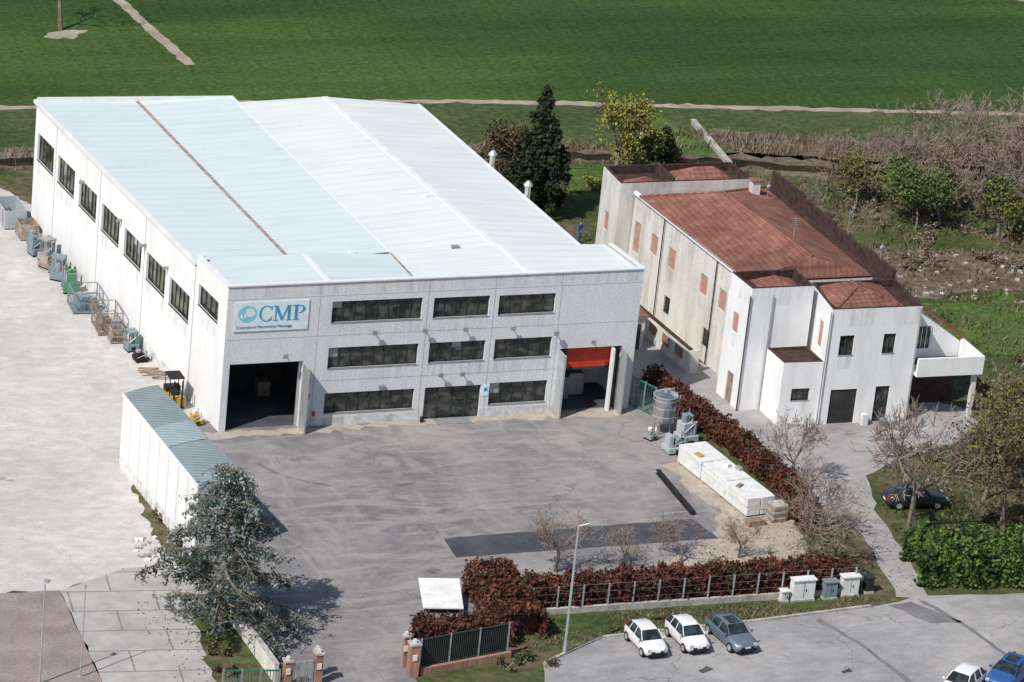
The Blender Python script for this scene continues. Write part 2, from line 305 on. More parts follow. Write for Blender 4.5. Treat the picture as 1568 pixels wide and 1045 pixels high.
def hedge(name,path,w,h,mk,weights,dens=420,ls=.075,z0=0,core='red2',rag=1.0):
    parts=[];C=[]
    for (a,b) in zip(path[:-1],path[1:]):
        a=np.array(a,float);b=np.array(b,float);L=np.linalg.norm(b-a);d=(b-a)/L;nn=np.array([-d[1],d[0]])
        n=int(dens*L*(w+2*h)*.6); t=rng.random(n)*(L+w*.4)-w*.2; face=rng.random(n); sgn=np.where(rng.random(n)<.5,-1,1)
        wob=rag*(.15*np.sin(t*2.1+1)+.11*np.sin(t*5.3)+.09*np.sin(t*9.7))
        top=face<w/(w+2*h)
        off=np.where(top,rng.uniform(-1,1,n)*w/2,sgn*(w/2+wob*.6)); zz=np.where(top,h+wob+rng.random(n)**3*.3*rag,rng.random(n)*h)
        c=np.stack([a[0]+d[0]*t+nn[0]*off,a[1]+d[1]*t+nn[1]*off,z0+zz],1)+rng.normal(size=(n,3))*.1; c[:,2]=np.maximum(c[:,2],z0+.02); C.append(c)
        e1=a+d*.1;e2=b-d*.1;o=nn*(w/2-.2)
        P=[e1-o,e2-o,e2+o,e1+o]; zt=z0+h-.28
        for i in range(4):
            p,q=P[i],P[(i+1)%4]; parts.append((np.array([[[*p,z0],[*q,z0],[*q,zt],[*p,zt]]]),core))
        parts.append((np.array([[[*p,zt] for p in P]]),core))
    C=np.concatenate(C); n=len(C); q=leafq(C,ls)
    cl=np.sin(C[:,0]*2.3+C[:,1]*1.7)+np.sin(C[:,0]*5.1-C[:,1]*4.3+C[:,2]*4)+rng.normal(size=n)*.9
    order=np.argsort(cl); st=0
    for m,wg in zip(mk,weights):
        e=st+int(n*wg); parts.append((q[order[st:e]],m)); st=e
    return qobj(name,parts)
def inpoly(P,poly):
    x,y=P[:,0],P[:,1]; c=np.zeros(len(P),bool); n=len(poly)
    for i in range(n):
        x1,y1=poly[i];x2,y2=poly[(i+1)%n]
        if y1==y2: continue
        c^=((y1>y)!=(y2>y))&(x<(x2-x1)*(y-y1)/(y2-y1)+x1)
    return c
def tufts(name,poly,n,h,mk,spread=.5,wid=.05,clump=True):
    P=np.array(poly); lo=P.min(0);hi=P.max(0); c=rng.uniform(lo,hi,(n*2,2)); c=c[inpoly(c,poly)][:n]
    if clump:
        d=np.sin(c[:,0]*.9+2*np.sin(c[:,1]*.5))+np.sin(c[:,1]*1.3+c[:,0]*.4); c=c[d+rng.normal(size=len(c))>-.2]
    n=len(c); a=rng.uniform(0,6.28,n); H=h*rng.uniform(.4,1.3,n); dx=np.stack([np.cos(a),np.sin(a)],1)*wid*rng.uniform(.5,1.6,(n,1)); tip=rng.normal(size=(n,2))*spread*H[:,None]*.5
    z=np.zeros(n); q=np.stack([np.column_stack([c-dx,z]),np.column_stack([c+dx,z]),np.column_stack([c+tip+dx*.4,H]),np.column_stack([c+tip-dx*.4,H])],1)
    k=rng.integers(0,len(mk),n); return qobj(name,[(q[k==i],m) for i,m in enumerate(mk)])
def litter(name,poly,n,mk,z=.05,s=.05):
    P=np.array(poly); lo=P.min(0);hi=P.max(0); c=rng.uniform(lo,hi,(n*2,2)); c=c[inpoly(c,poly)][:n]; n=len(c); a=rng.uniform(0,6.28,n); sz=s*rng.uniform(.5,1.6,(n,1))
    u=np.stack([np.cos(a),np.sin(a)],1)*sz*1.5; v=np.stack([-np.sin(a),np.cos(a)],1)*sz; zz=z+rng.random(n)*.02
    q=np.stack([np.column_stack([c-u,zz]),np.column_stack([c-v,zz]),np.column_stack([c+u,zz+.02]),np.column_stack([c+v,zz])],1); k=rng.integers(0,len(mk),n); return qobj(name,[(q[k==i],m) for i,m in enumerate(mk)])
def sheet(name,poly,z,mk,jit=0,step=1.0):
    pts=[]; n=len(poly)
    for i in range(n):
        a=np.array(poly[i],float);b=np.array(poly[(i+1)%n],float); L=np.linalg.norm(b-a); k=max(1,int(L/step)) if jit else 1
        for j in range(k):
            p=a+(b-a)*j/k
            if jit and L<200: p=p+rng.normal(size=2)*jit
            pts.append((p[0],p[1],0))
    me=D.meshes.new(name); me.from_pydata(pts,[],[list(range(len(pts)))]); me.materials.append(M[mk])
    o=D.objects.new(name,me); col.objects.link(o); o.location=(0,0,z)
    if me.polygons[0].normal.z<0: me.flip_normals()
    return o
def strip(path,w):
    L=[];R=[]
    for i,p in enumerate(path):
        a=np.array(path[max(i-1,0)],float);b=np.array(path[min(i+1,len(path)-1)],float);d=(b-a)/np.linalg.norm(b-a);n=np.array([-d[1],d[0]])*w/2
        L.append(tuple(np.array(p)+n));R.append(tuple(np.array(p)-n))
    return L+R[::-1]
# ------------------------------------------------------------------ ground
Z=.006
sheet('ground',[(-1500,-1500),(1500,-1500),(1500,2500),(-1500,2500)],0,'rough')
pathline=[(-60,65),(0.4,62.6),(19.2,62.3),(38.1,61.4),(54.5,59.1),(79.3,55.6),(140,47)]
sheet('crop_field',pathline+[(900,40),(900,1500),(-900,1500),(-900,70)],Z,'field')
sheet('grass_bank',pathline+[(140,37),(79,40.5),(65.6,43.5),(55,46.5),(41.8,49.5),(20,51),(0,52),(-60,54)],Z,'bank')
sheet('dirt_path',strip(pathline,.9),2*Z,'dirt',.14,.8)
sheet('dirt_track',strip([(18.5,71.8),(17,89.3),(15,112),(14,140)],1.0),2*Z,'dirt',.08,.8)
sheet('dirt_track',strip([(97,90),(104,84),(115,74)],1.0),2*Z,'dirt',.08,.8)
streamline=[(-60,52),(0,50.3),(20,49.6),(41.8,48.3),(55,45.4),(65.6,42.0),(79,39),(140,35)]
sheet('dry_bank',strip([(p[0],p[1]+.6) for p in streamline],4.6),2*Z,'drybank',.3,1)
sheet('stream_water',strip(streamline,1.5),3*Z,'water',.22,.8)
sheet('dry_bank',[(56,53.5),(66,50),(80,46),(80,41),(66,44.2),(56,47.5)],2*Z,'drybank',.4,1)
sheet('concrete_yard',[(-60,46),(-3.5,45),(-1,38),(12,37),(12,0),(-3,-3.5),(-7.2,-4),(-7.2,-18.5),(-11,-18.3),(-15.5,-20.6),(-19,-20.4),(-60,-16)],2*Z,'concrete',.12,.8)
sheet('asphalt_yard',[(-7.2,-3.5),(-3,2),(12,2),(29,1.5),(31,2),(31.3,-6),(32.6,-15.6),(31.8,-22),(31,-25.5),(11.5,-26.6),(9,-27),(7.5,-29.5),(3,-30.8),(1.5,-34.2),(.9,-45),(-5,-45),(-4.3,-34),(-6.2,-33),(-6.4,-26),(-7,-19)],3*Z,'asphalt',.05,1)
sheet('dusty_yard_edge',[(27.5,-10),(29,-7),(32.5,-15),(31.5,-22.5),(27,-24.5),(13,-25.5),(13,-24.3),(24,-22),(28,-17)],4*Z,'sand',.3,.7)
sheet('dusty_yard_edge',[(-2,-1.2),(4,-1.0),(12,-.8),(19,-.8),(24,-1),(28,-1.2),(28.4,0),(0,0),(-1.5,0)],4*Z,'sand',.18,.5)
sheet('asphalt_repair_patch',[(9.2,-17.3),(25.9,-17.0),(26.5,-19.9),(9.2,-20.0)],5*Z,'patch',.03,.6)
tn=0
for c_,R0,a0,a1,k in (((12,-17),8.5,50,160,'tyre'),((12,-17),10.1,55,150,'tyre'),((16,-20),9.2,70,165,'tyre'),((9.5,-32),9.2,95,178,'tyre'),((9.5,-32),10.8,92,180,'tyre'),((10.5,-31),7.4,120,185,'tyre'),((2,-14),6,-60,40,'tyre'),((2,-14),7.5,-50,35,'tyre'),((22,-11),7.2,20,170,'tyre'),((22,-11),8.7,30,150,'tyre'),((-14,-20),14.5,-30,15,'tyred'),((-14,-20),16,-28,18,'tyre'),((8,-4),7,190,290,'tyred'),((18,-2),8,200,320,'tyre'),((18,-2),9.5,205,315,'tyre'),((-9,-30),10,-15,60,'tyre'),((-9,-30),11.5,-12,55,'tyre'),((18,-30),16.5,110,160,'tyre'),((18,-30),18,112,158,'tyre')):
    pth=[(c_[0]+R0*math.cos(math.radians(a0+(a1-a0)*i/24)),c_[1]+R0*.8*math.sin(math.radians(a0+(a1-a0)*i/24))) for i in range(25)]
    pth=[p for p in pth if p[1]<-.8 and p[0]<30 and not(8.9<p[0]<26.8 and -20.3<p[1]<-16.7)]
    if len(pth)>4:
        gaps=[0]+[i for i in range(1,len(pth)) if math.dist(pth[i],pth[i-1])>3]+[len(pth)]
        for g0,g1 in zip(gaps[:-1],gaps[1:]):
            if g1-g0>3: tn+=1; sheet('tyre_trace',strip(pth[g0:g1],.34),5.2*Z+tn*.0012,k)
for i,(x,y,r) in enumerate(((4,-5,.7),(20,-6,.6),(7,-21.5,.6),(-1,-13,.6),(-9,20,.5),(-15,-5,.7),(20,-35,.4),(27,-34.5,.5),(38,-12,.6),(42,-6,.5))):
    sheet('oil_stain',[(x+r*(1+.3*math.sin(3*a+i))*math.cos(a),y+r*.7*(1+.25*math.sin(2*a+2*i))*math.sin(a)) for a in np.linspace(0,6.1,16)],.085+i*.001,'stain')
sheet('concrete_slab_pavement',[(-15.5,-20.6),(-11,-18.3),(-7.2,-18.5),(-6.6,-24),(-8.5,-27),(-9.5,-31),(-9.8,-45),(-16.5,-45)],3*Z,'slabs',.04,1)
sheet('brown_paving',[(-60,-18),(-19,-20.4),(-15.5,-20.6),(-16.5,-45),(-60,-45)],3*Z,'brownpave',.06,1)
sheet('flowerbed_grass',[(-8.7,-25),(-6.7,-25),(-6.5,-33),(-6.2,-37),(-9.9,-37),(-9.6,-31)],4*Z,'rough',.1,.6)
sheet('flowerbed_grass',[(-7.6,-6),(-7.2,-6),(-7.0,-18),(-6,-20),(-7.6,-20.5),(-8.1,-14)],4*Z,'rough',.15,.5)
sheet('house_forecourt',[(28.4,14),(28.4,2),(31.5,1.5),(33.5,-5),(34,-14),(36,-20),(34.3,-29.5),(36.2,-30),(37.6,-24),(38.2,-18.5),(40,-12.5),(45,-9.8),(48.5,-8.5),(52,-5.5),(52,-3),(44,2),(35,8),(34,36),(30,38),(28,30)],3*Z,'forecourt',.1,1)
sheet('grass_verge',[(8,-33.2),(11,-28.2),(31.6,-28.6),(34.2,-29.8),(31,-30.6),(24,-31),(15,-31.2),(10.5,-33.8)],4*Z,'rough',.12,.5)
sheet('parking_lot',[(8,-38),(9.5,-34),(14,-31.6),(24,-31.1),(32,-30.4),(36,-29.5),(43,-30.3),(80,-36),(80,-80),(-4,-80),(-4,-45),(1,-45),(1.5,-35.5)],5*Z,'parking',.05,1)
sheet('tar_patch',[(33.2,-30.4),(34.8,-30.2),(36.8,-33.2),(34.7,-33.0)],6*Z,'tar',.05,.5)
sheet('tar_patch',strip([(35.4,-29.9),(36.6,-33),(37.5,-38),(37.5,-44)],.3),6*Z,'tar',.04,.6)
sheet('tar_patch',strip([(28,-31.5),(29.3,-35),(30,-40),(30,-45)],.35),6*Z,'tar',.05,.6)
sheet('tar_patch',strip([(18.2,-36.6),(19.0,-36.2)],.45),6*Z,'patch',.05,.3); sheet('tar_patch',strip([(26.5,-38),(27.2,-37.8)],.3),6*Z,'patch',.05,.3)
sheet('grass_patch',[(46,-2),(52,-4),(56,4),(70,12),(80,14),(80,-28),(43,-29),(37,-27.5),(37.8,-24),(38.4,-18),(41,-12),(46,-9),(52,-7)],2*Z,'rough',.2,1)
sheet('bright_grass',[(50,10),(54,14),(72,17),(80,14),(80,6),(60,5)],3*Z,'brightgrass',.5,1.5)
sheet('bright_grass',[(36,40),(42,38),(48,41),(52,44),(44,46),(37,46)],3*Z,'brightgrass',.4,1)
sheet('bright_grass',[(51,58),(54,57),(56,48),(54,46.5),(51,48)],3*Z,'brightgrass',.3,1)
sheet('rubble_ground',[(36,38),(33,37),(27,36),(26.5,20),(34,20),(35,30)],2*Z,'drybank',.3,1)
sheet('rubble_ground',[(50,22),(56,26),(66,25),(76,21),(76,16),(64,17),(54,15)],4*Z,'drybank',.4,1)
sheet('stone_apron',[(7.8,79.4),(9.5,81.2),(12.2,81.5),(12,80.3),(10,79)],2*Z,'dirt',.25,.5)
k=MB()
kp=[(9.6,-34),(14,-31.55),(24,-31.05),(32,-30.35)]
for a,b in zip(kp[:-1],kp[1:]): k.prism(strip([a,b],.18),0,.15,'stone')
k.obj('kerb')
litter('fallen_leaves',[(13,-25.5),(31,-26),(33,-14),(31,-8),(28,-18),(13,-22.5)],700,('brn1','brn1','red2'),.05,.035)
litter('fallen_leaves',[(33,-14),(36,-20),(34.3,-29),(37.5,-29),(38.2,-18.5),(40,-12.5),(36,-10)],260,('brn1','oli1'),.05,.035)
litter('fallen_leaves',[(-12,-22),(-7,-22),(-6.9,-34),(-12,-34)],220,('brn1','grn2'),.05,.035)
# ------------------------------------------------------------------ warehouse
def wall(W,Gm,Fr,P0,P1,z0,z1,ops,kw,kg='glass',depth=.22,kf='frame',stk=True):
    P0=Vector((*P0,0));P1=Vector((*P1,0));L=(P1-P0).length;d=(P1-P0)/L;n=Vector((d.y,-d.x,0))
    us=sorted(set([0,L]+[o[0] for o in ops]+[o[1] for o in ops])); zs=sorted(set([z0,z1]+[o[2] for o in ops]+[o[3] for o in ops]))
    pt=lambda u,z,q=0:tuple(P0+d*u+Vector((0,0,z))-n*q)
    for i in range(len(us)-1):
        for j in range(len(zs)-1):
            u=(us[i]+us[i+1])/2;z=(zs[j]+zs[j+1])/2
            if any(o[0]<u<o[1] and o[2]<z<o[3] for o in ops): continue
            W.face([pt(us[i],zs[j]),pt(us[i+1],zs[j]),pt(us[i+1],zs[j+1]),pt(us[i],zs[j+1])],kw)
    for o in ops:
        a,b,c,e,kind=o[:5]; nx=o[5] if len(o)>5 else 4; nz=o[6] if len(o)>6 else 1
        dp=depth if kind!='open' else .35
        for q in (((a,c),(a,e)),((b,e),(b,c)),((a,e),(b,e)),((b,c),(a,c))):
            (u0,w0),(u1,w1)=q; W.face([pt(u0,w0),pt(u0,w0,dp),pt(u1,w1,dp),pt(u1,w1)],kw)
        if kind=='open': continue
        if c>1 and stk: W.face([pt(a,c-1.0,-.004),pt(b,c-1.0,-.004),pt(b,c-.02,-.004),pt(a,c-.02,-.004)],'streak')
        if kind=='win':
            Gm.face([pt(a,c,dp),pt(b,c,dp),pt(b,e,dp),pt(a,e,dp)],kg)
            def bar(u0,u1,w0,w1,q=.06):
                x=dp-q
                Fr.face([pt(u0,w0,x),pt(u1,w0,x),pt(u1,w1,x),pt(u0,w1,x)],kf)
                Fr.face([pt(u0,w0,x),pt(u0,w1,x),pt(u0,w1,dp),pt(u0,w0,dp)],kf); Fr.face([pt(u1,w0,x),pt(u1,w0,dp),pt(u1,w1,dp),pt(u1,w1,x)],kf)
            t=.035
            for i in range(nx+1): uu=a+(b-a)*i/nx; uu=min(max(uu,a+t),b-t); bar(uu-t,uu+t,c,e)
            for i in range(nz+1): ww=c+(e-c)*i/nz; ww=min(max(ww,c+t),e-t); bar(a,b,ww-t,ww+t,.063)
            for i in range(nx):
                rr=rng.random()
                if rr<.12 and b-a>2:
                    u0=a+(b-a)*i/nx+.05;u1=a+(b-a)*(i+1)/nx-.05; h0=c+(e-c)*rng.uniform(.3,.75); Gm.face([pt(u0,h0,dp-.01),pt(u1,h0,dp-.01),pt(u1,e-.05,dp-.01),pt(u0,e-.05,dp-.01)],'grey' if rr<.09 else 'pale')
            Fr.face([pt(a-.05,c,-.05),pt(b+.05,c,-.05),pt(b+.05,c+.0,.1),pt(a-.05,c,.1)],'joint')
        else:
            Gm.face([pt(a,c,dp*.5),pt(b,c,dp*.5),pt(b,e,dp*.5),pt(a,e,dp*.5)],kind)
wh=empty('warehouse_building')
W=MB();Gm=MB();Fr=MB()
ops=[(7,13.12,7.2,8.68,'win',8),(13.9,17.75,7.2,8.62,'win',5),(18.4,22.35,7.2,8.58,'win',5),
(7,13.12,4.02,5.48,'win',8),(13.87,17.75,4.05,5.48,'win',5),(18.4,22.4,4.08,5.5,'win',5),
(7,13.12,.87,2.3,'win',8),(18.35,22.4,.85,2.4,'win',5),(13.85,17.75,0,2.32,'win',4,2),
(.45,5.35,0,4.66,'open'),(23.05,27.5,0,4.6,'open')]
HF=10.0
wall(W,Gm,Fr,(0,0),(28.4,0),0,HF,ops,'gravel')
FLb=(-.5,5.3)
wall(W,Gm,Fr,FLb,(0,0),0,HF,[(.5,3.9,6.9,8.35,'win',4)],'wall')
BL=(-3.35,36.9); Ls=math.hypot(BL[0]-FLb[0],BL[1]-FLb[1])
so=[]
for (a,b) in ((6.1,9.7),(10.5,14.0),(15.0,18.3),(19.3,22.8),(23.9,27.4),(28.4,31.9),(32.8,36.3)):
    mz=((a+b)/2-6)*.022; so.append((36.9-b,36.9-a,4.9+mz*.8,6.82+mz,'win',5))
wall(W,Gm,Fr,BL,FLb,0,9.6,so,'wall','glass_side')
BM=(10.95,36.2);BR=(24.6,34.8);FR=(26.3,4.5)
wall(W,Gm,Fr,BM,BL,0,9.9,[],'wall'); wall(W,Gm,Fr,BR,BM,0,9.3,[],'wall')
wall(W,Gm,Fr,FR,BR,0,9.3,[(2+i*4.2,5+i*4.2,5,6.6,'win',4) for i in range(6)],'wall')
wall(W,Gm,Fr,(28.4,0),(27.9,4.5),0,HF,[],'wall'); wall(W,Gm,Fr,(27.9,4.5),FR,0,9.6,[],'wall')
W.face([(BR[0],BR[1],9.3),(BM[0],BM[1],9.3),(17.7,35.5,9.9)],'wall')
W.face([(.1,6.5,0),(28,6.5,0),(28,6.5,9),(.1,6.5,9)],'inner')  # partitions coloured near-black: the hall's shade is painted into them
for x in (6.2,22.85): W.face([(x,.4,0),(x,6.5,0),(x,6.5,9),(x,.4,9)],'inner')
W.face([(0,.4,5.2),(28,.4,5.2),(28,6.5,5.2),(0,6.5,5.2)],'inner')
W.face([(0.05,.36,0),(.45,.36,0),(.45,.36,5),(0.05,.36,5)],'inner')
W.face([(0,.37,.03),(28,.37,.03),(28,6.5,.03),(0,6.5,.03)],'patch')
for a,b in ((5.4,13.8),(17.8,23.0)): W.face([(a,-.004,0.03),(b,-.004,.03),(b,-.004,.6),(a,-.004,.6)],'damp')
W.face([(0.2,-.007,9.2),(28.2,-.007,9.2),(28.2,-.007,9.98),(.2,-.007,9.98)],'streak')
W.face([(BL[0]-.006,BL[1],0.03),(FLb[0]-.006,FLb[1],.03),(FLb[0]-.006,FLb[1],.7),(BL[0]-.006,BL[1],.7)],'damp')
W.obj('walls',wh); Gm.obj('window_glass_panes',wh); Fr.obj('window_frames',wh)
J=MB()
for x in (6.15,13.5,18.08,22.72): J.bx(x-.02,x+.02,-.009,0,.4 if x!=6.15 else 0,10,'joint')
for (x0,x1,z) in ((0,28.4,6.35),(5.5,22.9,3.2),(0,28.4,9.1)):
    xs=[0,6.13,6.17,13.48,13.52,18.06,18.1,22.7,22.74,28.4]
    for i in range(0,len(xs),2):
        a=max(xs[i],x0);b=min(xs[i+1],x1)
        if b>a: J.bx(a,b,-.010,0,z-.012,z+.012,'joint')
J.prism([(-.08,-.08),(28.48,-.08),(28.48,.25),(-.08,.25)],HF,HF+.09,'trim')
J.prism([(-.08,.25),(.22,.25),(-.28,5.4),(-.58,5.4)],HF,HF+.09,'trim'); J.prism([(28.2,.25),(28.48,.25),(28.0,4.6),(27.7,4.6)],HF,HF+.08,'trim')
J.obj('panel_joints_and_copings',wh)
Rf=MB()
xs=[(.2,-.45,9.78),(6.75,6.6,9.94),(12.75,12.6,9.66),(20.4,20.2,9.95),(28.25,27.75,9.74)]
for i in range(4):
    (a,ab,az),(b,bb,bz)=xs[i],xs[i+1]; Rf.face([(a,.25,az),(b,.25,bz),(bb,5.3,bz),(ab,5.3,az)],'roofB' if i>1 else 'roofA')
    Rf.face([(ab,5.3,az),(bb,5.3,bz),(bb,5.3,9.2),(ab,5.3,9.2)],'trim')
for (x,xb,z) in (xs[1],xs[3]): Rf.prism([(x-.15,.25),(x+.15,.25),(xb+.15,5.3),(xb-.15,5.3)],z-.02,z+.05,'trim')
Rf.prism([(12.68,.25),(12.82,.25),(12.7,5.3),(12.54,5.3)],9.66,9.69,'rust')
def rq(p,q,r,s,k): Rf.face([p,q,r,s],k)
A0=(-.6,5.3,9.62);A1=(-3.45,37.0,9.62);G0=(5.75,5.3,9.5);G1=(3.9,36.6,9.5);B0=(12.6,5.3,9.78);B1=(10.95,36.3,9.78)
rq(A0,G0,G1,A1,'roofA'); rq(G0,B0,B1,G1,'roofA')
Rf.prism([(G0[0]-.12,5.3),(G0[0]+.14,5.3),(G1[0]+.14,36.6),(G1[0]-.12,36.6)],9.49,9.54,'rust')
Rf.prism([(B0[0]-.1,5.3),(B0[0]+.05,5.3),(B1[0]+.05,36.3),(B1[0]-.1,36.3)],9.2,9.81,'trim')
E0=(12.65,5.3,9.35);E1=(11.0,36.25,9.35);K0=(20.0,5.3,9.88);K1=(17.7,35.55,9.88);H0=(26.45,4.4,9.35);H1=(24.75,34.85,9.35)
rq(E0,K0,K1,E1,'roofB'); rq(K0,H0,H1,K1,'roofB')
Rf.prism([(K0[0]-.2,5.3),(K0[0]+.2,5.3),(K1[0]+.2,35.55),(K1[0]-.2,35.55)],9.85,9.91,'trim')
Rf.prism([(-.72,5.3),(-.5,5.3),(-3.35,37.0),(-3.57,37.0)],9.45,9.68,'trim'); Rf.prism([(26.3,4.4),(26.55,4.4),(24.85,34.9),(24.6,34.9)],9.15,9.38,'trim')
Rf.prism([(-3.5,36.9),(10.95,36.2),(10.95,36.4),(-3.5,37.1)],9.5,[9.68,9.84,9.84,9.68],'trim')
Rf.box((17.2,5.6,9.6),(.5,.3,.35),'grey'); Rf.box((18.6,15,9.84),(.5,.4,.12),'trim'); Rf.box((10,5.5,9.66),(.4,.5,.25),'trim'); Rf.box((-.25,4.9,10.09),(.25,.25,.2),'trim')
Rf.obj('roof',wh)
Dm=MB()
for i in range(8): Dm.bx(23.75,26.9,.5,.56,3.0+i*.2,3.19+i*.2,'red')
Dm.bx(23.05,23.75,.42,.5,0,4.6,'frame');Dm.bx(26.9,27.5,.42,.5,0,4.6,'frame'); Dm.bx(23.0,23.12,-1.1,-.02,.05,4.5,'galv');Dm.bx(27.42,27.52,-1.0,-.02,.05,4.5,'galv')
Dm.bx(26.75,26.9,-.3,.1,0,4.5,'wall'); Dm.bx(5.36,5.46,-1.2,-.02,.05,4.55,'galv'); Dm.bx(5.2,5.34,.36,.5,0,4.6,'galv')
Dm.bx(23.05,27.5,.45,.55,2.85,2.98,'frame')
Dm.box((25.4,3.2,.03),(1.6,1,1.5),'grey'); Dm.cyl((24.6,2.4,.03),.4,1.6,'bluegrey'); Dm.box((4.6,5.6,.03),(.8,.9,1.0),'wood'); Dm.box((1.6,5.6,.03),(1,1,1.8),'bluegrey'); Dm.box((2.2,3.5,3.9),(1.3,.3,.5),'wood')
Dm.obj('loading_doors',wh)
Lm=MB()
for (x,z) in ((9.9,6.55),(13.3,6.55),(16.1,6.5),(19.4,6.4),(14.7,3.35),(16.2,3.35),(4.0,5.25),(25.2,5.15),(22.5,5.9)):
    Lm.bx(x-.02,x+.02,-.35,-.01,z-.03,z+.03,'galv'); Lm.bx(x-.16,x+.16,-.5,-.35,z-.14,z+.14,'grey')
Lm.bx(5.75,5.95,-.05,-.002,1.5,1.95,'wall'); Lm.bx(5.6,6.0,-.03,-.001,2.1,2.3,'signblue'); Lm.bx(-.06,-.001,.8,1.2,1.6,1.9,'wood')
Lm.cyl((6.3,-.12,.8),.09,.3,'red'); Lm.bx(17.85,18.3,-.04,-.001,1.55,2.25,'signboard'); Lm.bx(17.95,18.2,-.045,-.04,1.85,2.1,'signblue'); Lm.bx(10.6,11.0,-.2,-.012,2.5,2.72,'grey')
for y,x in ((26.5,-2.4),(19,-1.75),(14.3,-1.3),(10.2,-.95)): Lm.bx(x-.4,x-.02,y-.05,y+.05,7.2,7.4,'grey')
for yy in (5.45,14.5,23.3,32.35):
    xx=-.5-(yy-5.3)*.0902; Lm.cyl((xx-.06,yy,0),.03,9.45,'wall',6)
Lm.bx(14.6,17.0,-.9,-.02,.03,.08,'grey'); Lm.cyl((13.7,-.3,0.03),.12,.35,'dark')
Lm.obj('wall_floodlights_and_downpipes',wh)
Xm=MB()
for y,x in ((21.9,25.75),(15.7,26.1)):
    Xm.cyl((x,y,8.0),.2,2.1,'steel'); Xm.cyl((x,y,10.15),.34,.28,'galv',r2=.1); Xm.cyl((x,y,10.05),.3,.1,'galv')
Xm.obj('exhaust_stacks',wh)
# sign
sg=empty('company_sign'); S=MB(); S.bx(.5,5.42,-.07,-.015,6.92,8.92,'signboard')
for z in (7.1,8.7): S.bx(.9,1.0,-.014,-.001,z,z+.1,'grey')
S.obj('board',sg)
c=D.curves.new('tagline','FONT'); c.body='Costruzioni Meccaniche Montaggi'; c.size=.27; c.extrude=.004; c.materials.append(M['signdark']); o=D.objects.new('tagline',c); col.objects.link(o); o.location=(.66,-.085,7.13); o.rotation_euler=(math.pi/2,0,0); o.parent=sg
B=MB()
def ell(cx,cz,rx,rz,k,y,n=24): B.face([(cx+rx*math.cos(6.2832*i/n),y,cz+rz*math.sin(6.2832*i/n)) for i in range(n)],k)
def arc(cx,cz,rx,rz,tx,tz,a0,a1,k,y=-.082,n=20,sh=0):
    for i in range(n):
        a=math.radians(a0+(a1-a0)*i/n);b=math.radians(a0+(a1-a0)*(i+1)/n)
        P=lambda t,q:(cx+(rx-tx*q)*math.cos(t)+sh*q,y,cz+(rz-tz*q)*math.sin(t))
        B.face([P(a,0),P(b,0),P(b,1),P(a,1)],k)
def pl(pts,k='signblue',y=-.082): B.face([(p[0],y,p[1]) for p in pts],k)
z0,z1=7.58,8.62; zm=(z0+z1)/2; h=(z1-z0)/2
arc(2.62,zm,.5,h+.03,.17,.06,48,312,'signblue',sh=-.02); pl([(2.90,z1-.28),(2.98,z1-.28),(2.98,z1),(2.92,z1)]); pl([(2.9,z0+.3),(2.98,z0+.3),(2.96,z0+.05),(2.9,z0+.05)])
x=3.08
pl([(x+.1,z0),(x+.17,z0),(x+.22,z1),(x+.1,z1)]); pl([(x+.93,z0),(x+1.12,z0),(x+1.1,z1),(x+.92,z1)]); pl([(x+.06,z1),(x+.28,z1),(x+.66,z0+.02),(x+.5,z0+.02)],y=-.083); pl([(x+.5,z0+.02),(x+.62,z0+.02),(x+1.0,z1),(x+.9,z1)],y=-.084)
for (a,b) in ((x-.02,x+.3),(x+.84,x+1.2)): pl([(a,z0),(b,z0),(b,z0+.07),(a,z0+.07)],y=-.085)
pl([(x-.02,z1-.07),(x+.2,z1-.07),(x+.2,z1),(x-.02,z1)],y=-.086); pl([(x+.95,z1-.07),(x+1.2,z1-.07),(x+1.2,z1),(x+.95,z1)],y=-.086)
x=4.38
pl([(x+.1,z0),(x+.3,z0),(x+.3,z1),(x+.1,z1)]); pl([(x,z0),(x+.4,z0),(x+.4,z0+.07),(x,z0+.07)],y=-.085); pl([(x,z1-.07),(x+.4,z1-.07),(x+.4,z1),(x,z1)],y=-.085)
arc(x+.38,z1-.29,.42,.29,.17,.06,-90,90,'signblue')
ell(1.35,8.12,.62,.58,'signcyan',-.078); ell(1.55,8.28,.33,.36,'signboard',-.081); ell(1.1,7.98,.22,.2,'signboard',-.081); arc(1.5,8.1,.5,.52,.12,.1,20,250,'signcyan',-.084)
B.obj('lettering_and_logo',sg)
# ------------------------------------------------------------------ house complex
ho=empty('tiled_roof_house')
HW=MB();HG=MB();HF_=MB();HR=MB()
def block(c,h,kw,ops=[{},{},{},{}],par=.6,t=.22):
    for i in range(4):
        a,b=c[i],c[(i+1)%4]; wall(HW,HG,HF_,a,b,0,h,ops[i] if ops[i] else [],kw,'glass',.15)
        a_=Vector((*a,0));b_=Vector((*b,0)); d_=(b_-a_).normalized(); n_=Vector((d_.y,-d_.x,0))*.005
        if h>5: HW.face([a_+n_+Vector((0,0,h-1.3)),b_+n_+Vector((0,0,h-1.3)),b_+n_+Vector((0,0,h-.02)),a_+n_+Vector((0,0,h-.02))],'streak')
    if par:
        cx=sum(p[0] for p in c)/4;cy=sum(p[1] for p in c)/4
        I=[(p[0]+t*(1 if p[0]<cx else -1),p[1]+t*(1 if p[1]<cy else -1)) for p in c]
        for i in range(4):
            a,b=c[i],c[(i+1)%4];p,q=I[i],I[(i+1)%4]
            HR.face([(*a,h),(*b,h),(*q,h+.02),(*p,h+.02)],'cap_void_dark')
            HR.face([(*p,h-par),(*p,h+.02),(*q,h+.02),(*q,h-par)],'cap_void_dark')
        HR.face([(*p,h-par) for p in I],'cap_void_dark')
